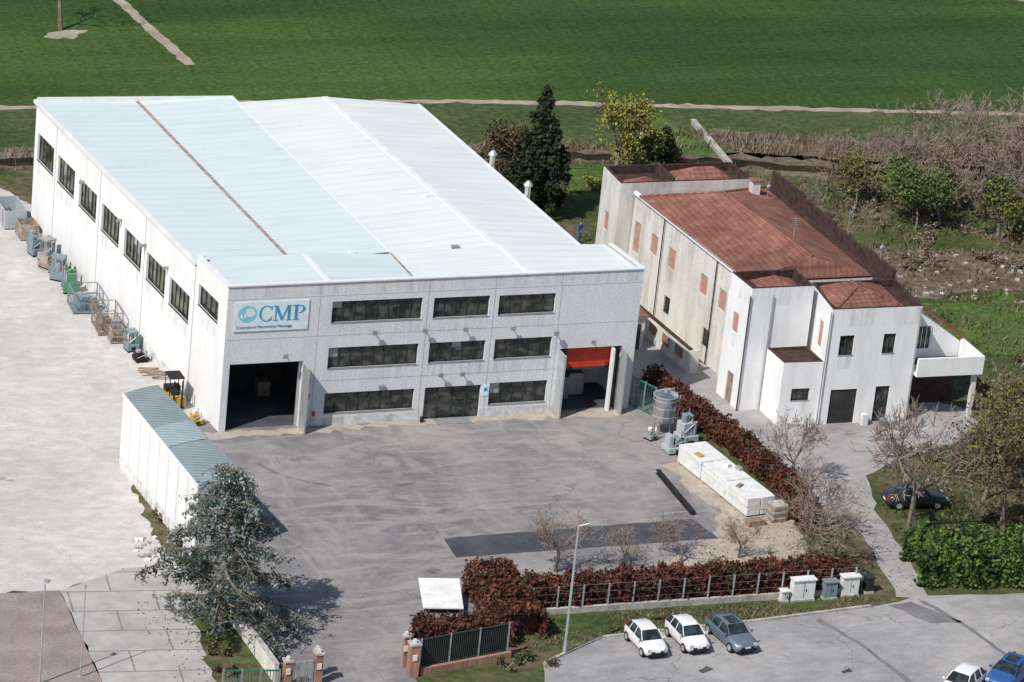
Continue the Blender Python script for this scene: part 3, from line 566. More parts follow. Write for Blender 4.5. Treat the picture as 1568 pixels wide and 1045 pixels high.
def hip(c,z0,z1,r0,r1,k='tile'):
    a,b,d,e=c; a=(*a,z0);b=(*b,z0);d=(*d,z0);e=(*e,z0); r0=(*r0,z1);r1=(*r1,z1)
    HR.face([a,b,r0],k);HR.face([b,d,r1,r0],k);HR.face([d,e,r1],k);HR.face([e,a,r0,r1],k)
block([(40.4,-4.3),(46.95,-4.4),(47.25,.5),(41.0,.5)],8.3,'house',[
 [(.8,1.85,5.0,6.4,'win',2),(4.0,4.9,5.0,6.4,'win',2),(.65,2.6,0,2.5,'inner'),(3.95,5.0,0,2.6,'win',2,2)],
 [],[],[(2.6,3.4,4.9,6.8,'pink')]],.5)
hip([(41.2,-3.3),(46.0,-3.4),(46.2,.6),(41.2,.6)],7.95,8.75,(43.4,-1.6),(43.4,-.6))
block([(35.8,-1.3),(40.35,-1.3),(40.3,1.8),(35.6,1.8)],8.8,'house',[
 [],[],[],[(1.0,1.8,5.0,6.4,'pink'),(1.2,2.1,0,2.2,'wood')]],.6)
hip([(36.9,-.6),(39.9,-.6),(39.9,1.5),(36.9,1.5)],8.25,8.8,(38.4,.2),(38.4,.9))
block([(37.5,-3.95),(40.35,-4.1),(40.3,-1.35),(37.4,-1.35)],4.5,'house',[[(.8,2.1,1.75,2.6,'win',3)],[],[],[]],.12)
HB=[(37.2,1.85),(46.9,1.85),(46.4,19.5),(35.95,19.5)]
ml=[(19.5-y-.5,19.5-y+.55,4.5,5.95,'pink') for y in (15.9,13.1,8.2,5.4)]+[(.5,1.4,3.6,5.9,'pink'),(6.0,6.9,1.2,2.4,'win',2),(12.0,13.,1.2,2.4,'win',2)]
block(HB,7.9,'oldhouse',[[],[],[],ml],.0)
hip([(36.95,2.0),(46.3,2.0),(45.9,19.3),(35.75,18.3)],7.95,9.3,(41.9,2.6),(40.7,15.2))
HR.prism([(37.0,1.9),(37.2,1.9),(36.0,19.4),(35.75,19.4)],7.75,7.97,'house')
def rid(p,q): HR.rod(p,q,.11,'tile',6)
rid((41.9,2.6,9.3),(40.7,15.2,9.3)); rid((40.7,15.2,9.3),(45.9,19.3,7.97)); rid((40.7,15.2,9.3),(35.75,18.3,7.97))
rid((43.4,-1.6,8.75),(41.2,-3.3,7.97)); rid((43.4,-1.6,8.75),(46,-3.4,7.97)); rid((43.4,-1.6,8.75),(43.4,-.6,8.75))
for (y0,y1,h) in ((.6,5,8.9),(5,9.5,8.7),(9.5,14.5,8.9),(14.5,19.5,9.1)):
    x=lambda y:47.15-.03*(y-.6)
    HR.prism([(x(y0)-.1,y0),(x(y0)+.15,y0),(x(y1)+.15,y1),(x(y1)-.1,y1)],7.3,h,'cap_void_dark')
HR.prism([(46.3,.6),(47.2,.6),(46.7,19.5),(45.8,19.5)],7.6,7.92,'cap_void_dark')
block([(34.8,19.6),(45.2,19.6),(44.8,23.2),(34.9,23.2)],8.5,'oldhouse',[[],[],[],[(1.2,2.0,4.2,5.6,'pink')]],.6)
hip([(35.6,19.9),(38.6,19.9),(38.4,21.6),(35.8,21.6)],7.95,8.5,(37,20.6),(37.2,20.9))
hip([(39.3,19.9),(44.3,19.9),(44.2,22.9),(39.4,22.9)],7.95,8.9,(41.2,21.4),(42.6,21.4))
HR.prism([(38.8,19.7),(39,19.7),(39,22.9),(38.8,22.9)],7.9,8.75,'cap_void_dark')
HW.prism([(46.98,-4.9),(51.9,-5.0),(51.9,-3.3),(47.0,-3.3)],3.35,3.55,'house')
HW.prism([(46.98,-4.9),(51.9,-5.0),(51.9,-4.82),(46.98,-4.72)],3.55,4.65,'house'); HW.prism([(51.74,-4.82),(51.9,-4.82),(51.9,-1.5),(51.74,-1.5)],3.3,4.65,'house')
HW.prism([(47.3,-1.6),(51.7,-1.6),(51.7,-1.4),(47.3,-1.4)],0,[7.6,4.4,4.4,7.6],'house')
HR.face([(47.25,-1.9,7.9),(52.0,-1.9,4.7),(52.0,.6,4.7),(47.25,.6,7.9)],'tile'); HR.face([(47.25,-1.9,7.75),(47.25,.6,7.75),(52.0,.6,4.55),(52.0,-1.9,4.55)],'cap_void_dark'); HR.face([(47.25,-1.9,7.75),(52,-1.9,4.55),(52,-1.9,4.7),(47.25,-1.9,7.9)],'tile')
HW.prism([(51.4,-4.7),(51.7,-4.7),(51.7,-4.4),(51.4,-4.4)],0,3.35,'oldhouse'); HW.bx(47.3,51.6,-1.8,-1.62,0,3.3,'cap_void_dark')  # dark panel under the balcony paints the shade of the open garage void
HG.face([(48.0,-1.62,4.0),(49.4,-1.62,4.0),(49.4,-1.62,5.6),(48.0,-1.62,5.6)],'glass')
for i in range(5): HF_.bx(48.0+i*.34,48.05+i*.34,-1.68,-1.64,4,5.6,'trim')
HP=MB()
for x,y,z in ((37.35,-1.42,8.3),(40.25,-4.42,8.2),(46.8,-4.55,8.2),(35.7,-1.4,8.3),(36.75,6.5,7.7),(36.15,14.5,7.7)): HP.cyl((x,y,0),.045,z,'dark' if y>5 or x<36 else 'grey',6)
HP.box((44,17,8.2),(.6,.6,1.2),'oldhouse'); HP.box((44,17,9.4),(.8,.8,.1),'tile')
for (x,y,z) in ((44.6,16.0,8.4),(47.05,2.6,8.9)):
    HP.cyl((x,y,z),.025,1.2,'galv',5); HP.cyl((x-.05,y-.15,z+.9),.03,.05,'pale',12,r2=.17,axis='y')
for (x,y,z) in ((47.1,8,8.9),(42,6,9.3)):
    HP.cyl((x,y,z),.02,1.6,'galv',5)
    for j in range(4): HP.rod((x-.3,y,z+1.0+j*.15),(x+.3,y,z+1.0+j*.15),.012,'galv',4)
HP.box((43.6,-4.75,0),(.4,.4,.8),'wrap'); HP.box((44.9,-5.0,0),(.5,.4,.5),'bluegrey')
HP.obj('pipes_chimneys_and_dishes',ho)
HW.obj('walls',ho);HG.obj('window_panes_and_shutters',ho);HF_.obj('window_frames',ho);HR.obj('tiled_roof',ho)
bw=MB(); bw.prism(strip([(34.1,17.5),(35.0,5.2)],.2),0,1.7,'oldhouse'); bw.prism(strip([(34.1,17.5),(35.0,5.2)],.28),1.7,1.78,'cap_void_dark')
bw.prism(strip([(35.0,5.2),(35.6,5.2)],.2),0,1.7,'oldhouse')
for i in range(6):
    y=16.8-i*2; x=34.1+(17.5-y)*.073; bw.box((x-.12,y,0.7),(.03,1.3,.7),'brick')
bw.obj('boundary_wall')
sb=MB(); sb.bx(32.2,33.4,9.7,11.3,0,2.4,'oldhouse'); sb.prism([(32.0,9.5),(33.6,9.5),(33.6,11.5),(32.0,11.5)],[2.4]*4,[2.7,2.5,2.5,2.7],'tile'); sb.bx(32.5,33.1,9.66,9.7,0,1.9,'frame'); sb.obj('brick_outbuilding')
# ------------------------------------------------------------------ storage shed
sh=empty('storage_shed'); s=MB()
c=[(-6.75,-18.0),(-3.65,-16.9),(-5.15,-2.9),(-7.65,-4.2)]
s.prism(c,0,[4.9,4.78,4.78,4.9],'wall'); s.face([(c[3][0]-.006,c[3][1],.03),(c[0][0]-.006,c[0][1],.03),(c[0][0]-.006,c[0][1],.8),(c[3][0]-.006,c[3][1],.8)],'damp'); s.obj('walls',sh)
s=MB(); N=30
lerp=lambda a,b,t:(a[0]+(b[0]-a[0])*t,a[1]+(b[1]-a[1])*t)
for i in range(N):
    t0=i/N;t1=(i+1)/N; k='roofs1' if .38<t0<.6 else 'roofs'
    for j in range(4):
        u0=j/4;u1=(j+1)/4; zz=lambda u:4.94+.06*math.sin(math.pi*u)-.12*u
        f=lambda u,t:(*lerp(lerp(c[0],c[3],t),lerp(c[1],c[2],t),u),zz(u)+(.03 if k=='roofs1' else 0))
        s.face([f(u0,t0),f(u1,t0),f(u1,t1),f(u0,t1)],k)
s.obj('roof',sh)
s=MB(); s.prism(strip([(c[1][0]+.06,c[1][1]),(c[2][0]+.06,c[2][1])],.1),4.6,4.8,'grey'); s.prism(strip([(c[0][0]-.05,c[0][1]),(c[3][0]-.05,c[3][1])],.1),4.78,4.96,'wall')
for i in range(1,8):
    p=lerp(c[0],c[3],i/8); s.box((p[0]-.03,p[1],0),(.05,.07,4.78),'wall')
s.obj('gutter_and_fascia',sh)
# ------------------------------------------------------------------ vegetation
def cedar(x,y,h):
    segs=[(Vector((0,0,0)),Vector((.2,.1,h*.5)),.3,.17),(Vector((.2,.1,h*.5)),Vector((0,.2,h)),.17,.03)]; C=[];K=[]
    nb=58
    for i in range(nb):
        z=1.5+(h-1.7)*(i/nb)**1.05; a=i*2.4+rng.normal()*.3; t=(z-1.5)/(h-1.5); L=(4.9*(1-t)**.8+.35)*rng.uniform(.5,1.2)
        p=Vector((.2*min(1,z/5),.1,z)); d=Vector((math.cos(a),math.sin(a),.22))
        n=max(3,int(L/.5))
        for j in range(n):
            u=(j+1)/n; q=p+d*(L/n); d=(d+Vector((rng.normal()*.1,rng.normal()*.1,-.10))).normalized(); segs.append((p,q,.07*(1-j/n)+.02,.06*(1-(j+1)/n)+.015))
            if u>.2:
                for _ in range(3):
                    sd=Vector((rng.normal()*.5,rng.normal()*.5,-.25)); e=q+sd; segs.append((q,e,.02,.01))
                    m=int(18+10*rng.random()); tt=rng.random((m,1)); cc=np.array(q)+(np.array(e)-np.array(q))*tt*1.2+rng.normal(size=(m,3))*np.array([.10,.10,.1]); cc[:,2]-=rng.random(m)*.4; C.append(cc); K.append(np.full(m,rng.random())+rng.normal(size=m)*.25+cc[:,2]*.02)
            p=q
    C=np.concatenate(C);K=np.concatenate(K); C[:,2]=np.maximum(C[:,2],.15); q=leafq(C,.045,2.8); parts=[(tubes(segs,5),'bark')]; e=np.quantile(K,[0,.38,.82,1])
    for i,m in enumerate(('cedar2','cedar1','cedar3')): parts.append((q[(K>=e[i])&(K<=e[i+1])],m))
    qobj('cedar_tree',parts,loc=(x,y,0))
cedar(-7.9,-26.9,10.5)
def conifer(name,x,y,h,w,mk,n=15000,ls=.08,spires=5):
    parts=[(tubes([(Vector((0,0,0)),Vector((0,0,h*.95)),.2,.03)],6),'bark')]; C=[];K=[]
    for s in range(spires):
        a=s*2.5; r=0 if s==0 else w*.24; hh=h if s==0 else h*rng.uniform(.62,.86); ox,oy=r*math.cos(a),r*math.sin(a); m=int(n/spires)
        nc=int(m/40); t=rng.random(nc)**.8; rr=(w/2)*(.75 if s else .85)*np.clip(np.sin(np.clip((t*1.02)**.7*math.pi,0,math.pi)),.03,1)*np.sqrt(rng.uniform(.3,1,nc)); an=rng.uniform(0,6.28,nc)
        cc=np.stack([ox*(1-t)+rr*np.cos(an),oy*(1-t)+rr*np.sin(an),.35+(hh-.4)*t],1); i=rng.integers(0,nc,m); c=cc[i]+rng.normal(size=(m,3))*np.array([.14,.14,.26]); c[:,2]=np.clip(c[:,2],.1,hh); C.append(c); K.append(rng.random(nc)[i]+rng.normal(size=m)*.2)
    C=np.concatenate(C);K=np.concatenate(K);q=leafq(C,ls,2.); e=np.quantile(K,np.linspace(0,1,len(mk)+1))
    for i,m in enumerate(mk): parts.append((q[(K>=e[i])&(K<=e[i+1])],m))
    qobj(name,parts,loc=(x,y,0))
conifer('cypress_tree',35.3,36.0,10.0,5.0,('cyp1','cyp1','cyp2'),18000,.085)
conifer('cypress_tree',49.0,43.8,3.6,2.6,('cyp1','cyp2'),4500)
leafytree('brown_shrub_tree',33.2,38.6,6.6,3.6,('cyp2','brn1','brn1'),4200,.075,4,.4)
leafytree('spring_tree',45.0,43.6,7.4,5.2,('yel2','yel1','yel1'),3200,.075,5,.34,.16)
leafytree('spring_tree',47.4,42.6,4.0,3.0,('grn2','yel2'),1400,.07,4,.3)
shrubs('yellow_flowering_shrub',[(41.2,40.2,1.0,.8,1.3)],('yel1','yel1','yel2'),.07,260)
baretree(36.8,40,3.6); baretree(39.5,31,3.2); baretree(36.0,27.5,2.8,3)
baretree(14.5,-22.7,4.4,0,wid=1.25);baretree(18.9,-22.9,2.9,0,wid=1.2);baretree(22.8,-22.8,3.1,2,wid=1.2);baretree(26.6,-22.7,2.9,0,wid=1.2)
baretree(34.5,-13.3,5.2,0,wid=1.0);baretree(31.3,-22.8,5.4,2,wid=1.35);baretree(33.0,-21.0,4.2,0,wid=1.3);baretree(32.2,-24.8,3.2,3,wid=1.4);baretree(39.1,-20.9,9.4,0,wid=.95)
leafytree('olive_tree',45.0,-22.6,10.4,8,('brn1','brn1','oli1','yel2'),4200,.075,5,.45)
leafytree('olive_tree',49.5,-14.6,8.5,6,('brn1','oli1','yel2'),2800,.075,5,.45)
baretree(46.5,-17,6.0,2);baretree(48,-20.5,7,0);baretree(10,81.5,8,1)
for (x,y,h) in ((62,40.5,4.5),(66,38.5,6),(70,37,7.5),(73,35.5,8),(76,34,8.6),(68,34,6.5),(72,32,7.5),(79,36,9),(64,36,5),(60,37,4.2),(77,29,7.5),(82,32,9),(75,38.5,8),(66.5,30,5.5),(70,27,6),(57,33,3.4),(54,36,3),(74,23,5.5),(80,24,6),(78,40,8.5),(84,37,9),(69,41,6),(72,40,7.5),(81,39,9),(76,36,8.5),(73,30,7),(79,31,8),(67,36,6.5),(64,39,5.5),(86,41,8)):
    baretree(x,y,h,wid=random.uniform(.95,1.25))
leafytree('green_shrub_tree',64.2,29.6,5.2,5.6,('grn2','grn1','grn1'),3800,.08,4,.45)
leafytree('green_shrub_tree',70.3,27.0,4.8,4.4,('grn2','grn1','yel2'),2600,.08,4,.45)
leafytree('green_shrub_tree',72.5,20.5,4.2,5.0,('grn2','yel2','yel1'),2200,.08,4,.5)
leafytree('green_shrub_tree',61.5,34.5,4.6,3.4,('brn1','yel2','oli1'),1500,.075,4,.45)
leafytree('green_shrub_tree',68.0,33.0,4.5,4.0,('grn2','brn1','oli1'),1300,.075,4,.45)
pts=[(rng.uniform(52,82),0,rng.uniform(.6,1.5),rng.uniform(.6,1.3),rng.uniform(.4,1.3)) for _ in range(70)]
pts=[(x,rng.uniform(20,39)-(x-60)*.12,a,b,h) for x,_,a,b,h in pts]
shrubs('wild_undergrowth',pts,('brn1','twig','oli1','dry1','twig'),.06,110)
pts=[(rng.uniform(48,54),rng.uniform(4,40),rng.uniform(.5,1.1),rng.uniform(.5,1.1),rng.uniform(.3,1.0)) for _ in range(36)]+[(rng.uniform(27.5,35),rng.uniform(20,38),rng.uniform(.5,1),rng.uniform(.5,1),rng.uniform(.3,1.1)) for _ in range(22)]
shrubs('wild_undergrowth',pts,('grn2','cyp2','brn1','dry1'),.06,120)
pts=[(rng.uniform(42,60),rng.uniform(-27,-9),rng.uniform(.6,1.4),rng.uniform(.6,1.2),rng.uniform(.4,1.3)) for _ in range(46)]
pts=[p for p in pts if not(p[0]<45.5 and -24<p[1]<-13)]
shrubs('wild_undergrowth',pts,('grn2','oli1','brn1','brn1'),.06,120)
shrubs('garden_shrubs',[(rng.uniform(53,62),rng.uniform(-6,5),rng.uniform(.6,1.2),.8,rng.uniform(.5,1.2)) for _ in range(14)],('brn1','oli1','yel2'),.06,130)
shrubs('hedge_bushes',[(-8.6,-29.5,.7,.9,.8),(-8.9,-32,.6,.9,.7),(8.5,-33.7,.8,.6,.9),(7.2,-34.2,.7,.5,.7),(10.2,-30.2,.5,.5,.6),(9.9,-34.6,.5,.4,.6),(-7.3,-12,.2,.8,.5),(-7.2,-16,.2,.7,.6)],('red2','oli1','grn2'),.06,260)
tufts('reed_bank',[(50,53),(66,49.5),(82,45),(82,41.5),(66,44.6),(50,49.6)],4600,.7,('dry1','dry1','twig','oli1'),.6,.05)
tufts('reed_bank',[(-20,53.2),(41,51.2),(50,49.6),(50,48.0),(41,49.6),(-20,51.8)],3000,.5,('dry1','twig','oli1'),.6,.05)
tufts('reed_bank',[(-20,50.2),(41,47.4),(56,44.2),(82,37.8),(82,36),(56,42.4),(41,45.6),(-20,48)],3600,.5,('dry1','twig','oli1','grn2'),.6,.05)
tufts('wild_grass',[(48,3),(53,30),(56,42),(82,34),(82,-10),(56,-4)],13000,.35,('oli1','brn1','dry1','grn2'),.7,.055)
tufts('wild_grass',[(43,-28),(37.8,-26.6),(38.6,-18),(42,-11),(50,-8),(60,-8),(60,-28)],8000,.28,('oli1','brn1','dry1','grn2'),.7,.05)
tufts('verge_grass',[(9,-33),(11.5,-28.6),(31.6,-28.8),(33.6,-29.8),(24,-30.9),(14.5,-31.4)],5000,.16,('oli1','dry1','grn2','dry1'),.7,.04)
r=MB()
for i in range(230):
    x=rng.uniform(53,73);y=rng.uniform(15,25)-(x-60)*.15
    if i>180: x=rng.uniform(28,35);y=rng.uniform(24,37)
    a=rng.uniform(0,3); w_=rng.uniform(.1,.4); rr=rng.random(); r.box((x,y,0),(w_,w_*rng.uniform(.5,1.2),w_*rng.uniform(.2,.6)),'stone' if rr<.45 else ('wood' if rr<.9 else 'wrap'),a)
for i in range(45):
    x=-9.2+rng.uniform(-.6,1.2);y=rng.uniform(-19.5,-14.5);w_=rng.uniform(.1,.35); r.box((x,y,0),(w_,w_*.8,w_*.5),'stone' if i%4 else 'wrap',rng.uniform(0,3))
r.obj('rubble_pile',bevel=.03)
RM=('red2','red1','red3','red4');RW=(.38,.38,.18,.06)
hedge('red_hedge',[(31.4,3.2),(33.2,-8),(33.7,-15.5),(32.9,-20)],1.15,1.1,RM,RW)
hedge('red_hedge',[(11.0,-27.1),(31.4,-27.4)],1.4,1.6,RM,RW)
hedge('red_hedge',[(9.5,-24.6),(9.2,-30.6)],2.6,1.6,RM,RW)
hedge('red_hedge',[(3.1,-30.6),(8.2,-30.9)],1.5,1.3,RM,RW)
hedge('green_hedge',[(37.2,-26.6),(50,-28.9)],3.6,1.9,('hed2','hed1','hed1'),(.4,.4,.2),480,.09,core='hed2',rag=1.6)
# ------------------------------------------------------------------ fences, walls, gates
fw=MB(); fw.prism(strip([(10.8,-28.1),(31.8,-28.5)],.22),0,.4,'stone'); fw.obj('low_wall')
fe=MB()
for i in range(14):
    x=10.9+i*1.6; y=-28.1-(x-10.8)*.019; fe.box((x,y,.4),(.08,.08,1.4),'galv')
for z in (.8,1.3,1.78): fe.rod((10.9,-28.1,z),(31.7,-28.5,z),.006,'grey',4)
fe.obj('wire_fence')
gt=MB()
def gate(m,p,q,z0,z1,k='frame',n=None):
    p=Vector((*p,0));q=Vector((*q,0));L=(q-p).length; n=n or int(L/.13)
    for z in (z0,z1-.08): m.prism(strip([tuple(p.xy),tuple(q.xy)],.07),z,z+.08,k)
    for i in range(n+1):
        c=p.lerp(q,i/n); m.box((c.x,c.y,z0+.08),(.035,.035,z1-z0-.16),k)
    for i in range(4):
        c=p.lerp(q,i/3); m.box((c.x,c.y,z0-.02),(.09,.09,z1-z0+.06),'grey')
gate(gt,(1.9,-34.0),(7.6,-32.9),.45,2.2,'frame'); gt.prism(strip([(1.9,-33.93),(7.6,-32.83)],.02),.5,2.1,'inner'); gt.obj('sliding_gate')
w2=MB(); w2.prism(strip([(1.9,-34.1),(7.8,-32.95)],.3),0,.42,'brick'); w2.obj('low_brick_wall')
def pillar(x,y,h,s_=.5):
    p=MB(); p.box((x,y,0),(s_,s_,h),'brick'); p.box((x,y,h),(s_+.12,s_+.12,.1),'stone'); p.box((x,y,h+.1),(.16,.16,.2),'wrap'); p.box((x-.02,y-s_/2-.03,h*.55),(.25,.06,.35),'wrap'); p.obj('brick_pillar')
pillar(1.45,-34.15,2.0,.55); pillar(1.35,-33.0,1.9,.3); pillar(-6.0,-34.2,1.6,.42); pillar(-4.2,-34.2,1.9,.42); pillar(-4.0,-33.3,1.6,.35)
g2=MB(); gate(g2,(-5.7,-34.2),(-4.5,-34.2),.1,1.5,'galv',9); g2.obj('pedestrian_gate')
g3=MB(); gate(g3,(-9.6,-33.9),(-6.5,-34.4),.15,1.2,'meshgreen',18); g3.obj('green_fence')
w3=MB(); w3.prism(strip([(-6.75,-25.9),(-6.45,-33.7)],.22),0,1.15,'oldhouse'); w3.prism(strip([(-6.75,-25.9),(-6.45,-33.7)],.3),1.15,1.22,'stone'); w3.obj('boundary_wall')
# tilted white panel on a low frame
bx=MB()
q4=[(4.55,-27.0),(6.9,-27.45),(7.35,-25.2),(4.95,-24.75)]
bx.prism(q4,[.42,.42,1.22,1.22],[.5,.5,1.3,1.3],'wrap')
for (x,y),z in zip([(4.7,-26.85),(6.8,-27.25),(7.2,-25.35),(5.05,-24.95)],(.42,.42,1.2,1.2)): bx.cyl((x,y,0),.04,z,'grey',6)
bx.prism([(4.85,-26.6),(6.75,-26.95),(7.1,-25.5),(5.2,-25.1)],0,[.4,.4,.9,.9],'inner')
bx.obj('tilted_white_panel')
def cabinet(x,y,w,d,h,k='wrap'):
    m=MB(); m.box((x,y,0),(w+.1,d+.1,.15),'stone'); m.box((x,y,.15),(w,d,h),k); m.box((x,y-.02,h+.15),(w+.12,d+.14,.07),k)
    m.box((x,y-d/2-.012,.25),(.02,.01,h-.2),'dark'); m.box((x+.12,y-d/2-.025,h*.55),(.05,.03,.15),'dark'); m.obj('utility_cabinet',bevel=.015)
cabinet(28.1,-28.75,1.45,.5,1.25); cabinet(26.9,-28.8,.45,.4,.6); cabinet(29.9,-28.8,.85,.45,1.0,'bluegrey'); cabinet(31.3,-28.6,1.1,.5,1.15); cabinet(32.7,-28.4,.5,.5,.9,'cdark')
# ------------------------------------------------------------------ lamps / poles
def lamp(x,y,h,arm=(.55,-.1),name='street_lamp',rr=1,head=.62):
    m=MB(); m.cyl((x,y,0),.12*rr,.5,'galv',10,r2=.1*rr); m.cyl((x,y,.5),.09*rr,h-.5,'galv',10,r2=.055*rr)
    ax,ay=arm; m.rod((x,y,h-.05),(x+ax,y+ay,h+.12),.045*rr,'galv'); m.box((x+ax*1.5,y+ay*1.5,h+.08),(head,.24,.11),'galv',math.atan2(ay,ax)); m.box((x+ax*1.5,y+ay*1.5,h+.05),(head*.7,.18,.03),'lampglass',math.atan2(ay,ax)); m.obj(name)
lamp(11.1,-33.1,8.2); lamp(-19.4,-31.6,6.1,(.1,.1),rr=.7,head=.3)
m=MB(); m.cyl((-17.0,-31.2,0),.05,5.6,'galv',8,r2=.03); m.cyl((-17,-31.2,5.6),.06,.08,'grey',8); m.box((-17,-31.2,0),(.3,.3,.06),'stone'); m.obj('metal_pole')
m=MB(); m.cyl((29.9,-2.4,0),.04,2.4,'galv',6); m.bx(29.6,30.2,-2.46,-2.42,1.7,2.4,'signboard'); m.bx(29.68,30.12,-2.475,-2.46,1.8,2.3,'trim'); m.obj('information_sign')
m=MB(); gate(m,(28.5,1.2),(29.6,-1.5),.1,2.1,'meshgreen',16); gate(m,(29.6,-1.5),(31.0,-1.3),.1,1.9,'galv',12); m.obj('yard_fence')
# ------------------------------------------------------------------ yard equipment
m=MB(); cx_,cy_=29.2,-4.0
for a in range(4): m.cyl((cx_+.55*math.cos(a*1.57+.8),cy_+.55*math.sin(a*1.57+.8),0),.05,.75,'steel',6)
m.cyl((cx_,cy_,.7),.35,.25,'steel',20,r2=.8); m.cyl((cx_,cy_,.95),.8,1.7,'steel',28); m.cyl((cx_,cy_,2.65),.83,.07,'galv',28); m.cyl((cx_,cy_,2.72),.78,.2,'steel',28,r2=.25); m.cyl((cx_,cy_,2.92),.15,.2,'grey',12)
for z in (1.3,1.9,2.4): m.cyl((cx_,cy_,z),.815,.05,'galv',28)
for a in (0,.45): m.rod((cx_+.85,cy_-.4+a,0),(cx_+.85,cy_-.4+a,2.8),.03,'galv')
for z in range(8): m.rod((cx_+.85,cy_-.4,.3+z*.32),(cx_+.85,cy_+.05,.3+z*.32),.02,'galv')
m.obj('steel_silo_tank')
def machine(name,x,y,dims,k1,k2='grey',rot=0,seed=0):
    m=MB(); w,d,h=dims; v=seed%3
    for sx in (-1,1): m.box((sx*w*.38,0,0),(.12,d,.14),'dark')
    m.box((0,0,.14),(w,d,h*.3),k1); z=.14+h*.3
    if v==0:
        m.box((-w*.15,0,z),(w*.6,d*.7,h*.4),k1); m.box((w*.3,.05*d,z),(w*.28,d*.5,h*.2),k2); m.cyl((-w*.2,0,z+h*.4),min(w,d)*.2,h*.25,k2,12)
    elif v==1:
        m.cyl((0,-d*.35,z+h*.25),h*.22,d*.7,k2,14,axis='y'); m.box((-w*.35,0,z),(w*.2,d*.6,h*.65),k1); m.box((w*.33,0,z),(w*.2,d*.4,h*.3),'dark')
    else:
        for sx in (-.35,.35):
            for sy in (-.35,.35): m.box((sx*w,sy*d,z),(.07,.07,h*.6),k2)
        m.box((0,0,z+h*.55),(w*.85,d*.85,h*.1),k1); m.cyl((0,0,z),min(w,d)*.24,h*.5,'grey',12)
    m.cyl((w*.3,-d*.3,.3),min(w,d)*.12,.1+h*.6,k2,10)
    m.rod((-w*.4,-d*.4,h*.5),(w*.4,-d*.35,h*.8),.035,'galv'); m.rod((w*.4,d*.4,.2),(w*.35,d*.4,h*1.05),.035,'galv'); m.box((0,-d/2-.02,.2),(w*.4,.04,h*.15),'dark')
    return m.obj(name,loc=(x,y,0),rot=rot,bevel=.02)
machine('yard_machine',30.0,-6.1,(1.2,1.2,2.2),'pale','bluegrey',.2,3); machine('yard_machine',28.9,-7.1,(1.6,1.1,1.2),'pale','bluegrey',.1,1); machine('yard_machine',28.0,-5.0,(.7,.7,.8),'grey','wrap',.4,0); machine('yard_machine',30.6,-4.8,(.7,.7,1.5),'bluegrey','pale',.1,2)
st=MB()
P0=np.array([29.3,-8.6]);P1=np.array([30.45,-17.3]); dd=(P1-P0)/np.linalg.norm(P1-P0); nn=np.array([-dd[1],dd[0]]); ang=math.atan2(dd[1],dd[0])
for i,(a,b) in enumerate([(0,2.9),(2.95,5.9),(5.94,8.72)]):
    for jx in (-1,1):
        for l in range(4):
            c_=P0+dd*(a+b)/2+nn*jx*.5; st.box((c_[0]+rng.normal()*.015,c_[1],.12+l*.3),(b-a-.03-.04*rng.random(),.96,.285),'wrap',ang+rng.normal()*.004)
    for t in (a+.4,b-.4): c_=P0+dd*t; st.box((c_[0],c_[1],0),(.12,2.0,.12),'wood',ang)
st.box((28.95,-10.6,1.32),(.4,.6,.1),'yellow',.3); st.box((30.1,-12.5,1.32),(.35,.35,.2),'wrap',.5); st.box((30.7,-13,1.32),(.3,.5,.18),'stone',.2); st.box((29.7,-15.4,1.32),(.6,.3,.08),'wood',.7)
for l in range(6): st.box((31.3,-17.9,l*.2),(1.0,.9,.17),'stone' if l%2 else 'wood',.1)
for l in range(3): st.box((29.6,-18.4,l*.15),(1.2,.6,.12),'wood' ,.1)
st.obj('wrapped_panel_stack',bevel=.02)
sbm=MB()
for z in (0,.24): sbm.box((26.3,-13.3,z),(.3,6.4,.04),'dark',-.03)
sbm.box((26.3,-13.3,.04),(.06,6.4,.2),'dark',-.03)
for yy in (-10.5,-16): sbm.box((26.3,yy,-.0),(.7,.15,.02),'rust')
sbm.obj('steel_beam')
def wx(y): return -.5-(y-5.3)*.0902
def skip(name,x,y,w,l,h,k,fill=None,rot=0):
    m=MB(); t=.06
    m.box((0,0,.1),(w,l,.06),k)
    for sx in (-1,1): m.box((sx*(w/2-t/2),0,.16),(t,l,h),k)
    for sy in (-1,1): m.box((0,sy*(l/2-t/2),.16),(w-2*t,t,h),k)
    for sy in (-.35,0,.35): m.box((-w/2-.04,sy*l,.16),(.08,.08,h),'rust')
    if fill:
        for q in range(14): m.box((rng.uniform(-.35,.35)*w,rng.uniform(-.38,.38)*l,.16+h*rng.uniform(.2,.6)),(rng.uniform(.2,.6),rng.uniform(.1,.3),.08),fill if q%2 else 'rust',rng.uniform(0,3))
    return m.obj(name,loc=(x,y,0),rot=rot)
skip('open_skip',wx(37)-1.2,38.0,1.6,3.0,1.3,'pale','wood')
skip('open_skip',wx(35)-.9,35.0,1.3,1.6,1.0,'rust','grey')
for i,(y,k,k2) in enumerate(((33,'teal','grey'),(31.6,'bluegrey','teal'),(30.3,'grey','teal'),(29.1,'rust','grey'),(28.0,'teal','bluegrey'),(26.8,'bluegrey','grey'),(25.6,'teal','green'),(24.4,'green','grey'))):
    machine('workshop_machine',wx(y)-1.0-.35*(i%2),y,(1.0,1.0,1.2+.25*(i%3)),k,k2,.2*i,i)
